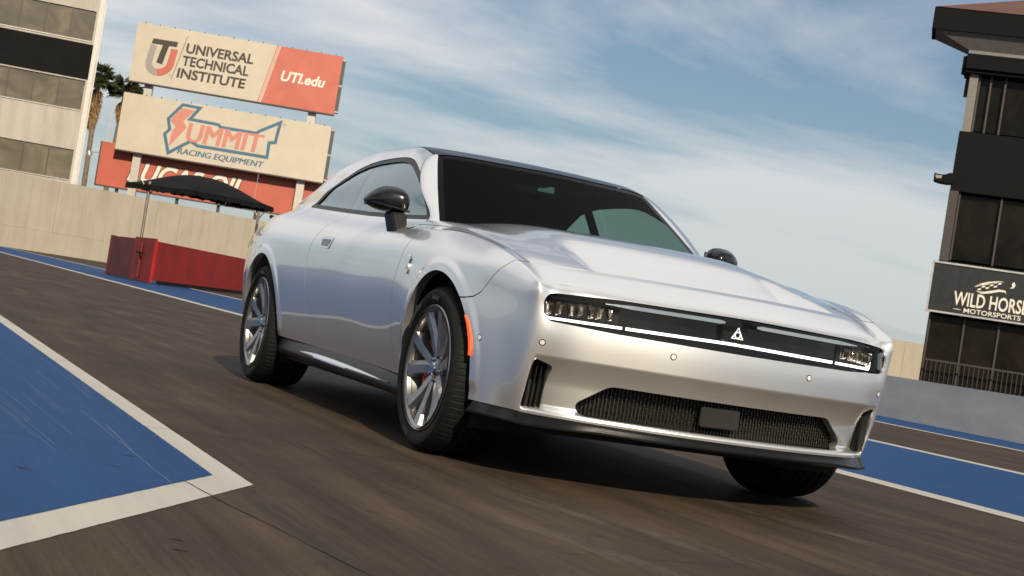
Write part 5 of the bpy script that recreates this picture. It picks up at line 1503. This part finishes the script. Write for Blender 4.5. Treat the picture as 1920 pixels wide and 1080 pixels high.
me_tyre = MB().raw(TV, TF).mesh('tyre'); me_rim = MB().raw(RV, RF).mesh('wheel'); me_lip = MB().raw(LV, LF).mesh('rim_lip'); me_hub = MB().raw(HV, HF).mesh('hub'); me_cap = MB().raw(CV, CF).mesh('centre_cap'); me_disc = MB().raw(DV, DF).mesh('brake_disc')
me_sp = [MB().raw(*spoke_geo(math.pi/2+math.radians(8)+k*2*math.pi/5)).mesh('spoke') for k in range(5)]
me_nut = MB().tube([(0, 0, 0), (0, .016, 0)], [.0085, .0105], 6).mesh('lug_nut')
for me_, sm in ((me_tyre, 0), (me_rim, 1), (me_lip, 1), (me_hub, 1), (me_cap, 1), (me_disc, 0)):
    me_.polygons.foreach_set('use_smooth', [True]*len(me_.polygons))
    bm = bmesh.new(); bm.from_mesh(me_)
    for e in bm.edges:
        if len(e.link_faces) == 2: e.smooth = e.calc_face_angle(0) < .55
    bm.to_mesh(me_); bm.free()
letters = []
for txt, a_mid, siz in (('SPORT', math.radians(-110), .024), ('EAGLE', math.radians(88), .026), ('GOODYEAR', math.radians(135), .026)):
    V, F = text_geo(txt, siz, .0012, .15, 1.15)
    V2 = []
    for (a, b_, c_) in V:
        r_ = .306+b_-siz*.35; ang = a_mid-a/.306
        V2.append((r_*math.cos(ang), -.0085+.0, r_*math.sin(ang)))
    n_ = len(V2)
    mbl = MB(); mbl.v = V2; mbl.f = [tuple(x_) for x_ in F]
    letters.append(mbl.mesh('tyre_lettering'))
def mesh_copy(me_): return me_
def make_wheel(x, y, sg, zc):
    """sg = -1 for the right-hand side (outer face towards -y)"""
    wh = link('wheel', me_rim, M['barrel'], CAR)
    wh.location = (x, y, zc); wh.rotation_euler = (0, 0, 0 if sg < 0 else math.pi)
    link('tyre', me_tyre, M['rubber'], wh); link('rim_lip', me_lip, M['alloy'], wh)
    for me_ in me_sp: link('spoke', me_, M['alloy'], wh)
    link('hub', me_hub, M['alloy_dark'], wh); link('centre_cap', me_cap, M['chrome'], wh); link('brake_disc', me_disc, M['steel'], wh)
    for k in range(5):
        a = math.pi/2+math.radians(8)+(k+.5)*2*math.pi/5
        o = link('lug_nut', me_nut, M['chrome'], wh); o.location = (.052*math.cos(a), .034, .052*math.sin(a))
    for l_ in letters: link('tyre_lettering', l_, M['tyre_letter'], wh)
    # caliper behind the spokes, at the rear of the disc
    V, F = [], []
    for i in range(13):
        a = math.radians(142+76*i/12) if sg < 0 else math.radians(-38+76*i/12)
        for r_, yy in ((.110, .062), (.195, .060), (.212, .078), (.212, .145), (.110, .145)):
            V.append((r_*math.cos(a), yy, r_*math.sin(a)))
    F = [(i*5+j, i*5+(j+1) % 5, (i+1)*5+(j+1) % 5, (i+1)*5+j) for i in range(12) for j in range(5)]+[tuple(range(5)), tuple(60+j for j in range(5))[::-1]]
    MB().raw(V, F).build('brake_caliper', M['caliper'], wh, bevel=.004)
    return wh
RIM_Y = .990
for x in (0.0, WB):
    for sg in (-1, 1): make_wheel(x, sg*RIM_Y, sg, WHEEL_R)
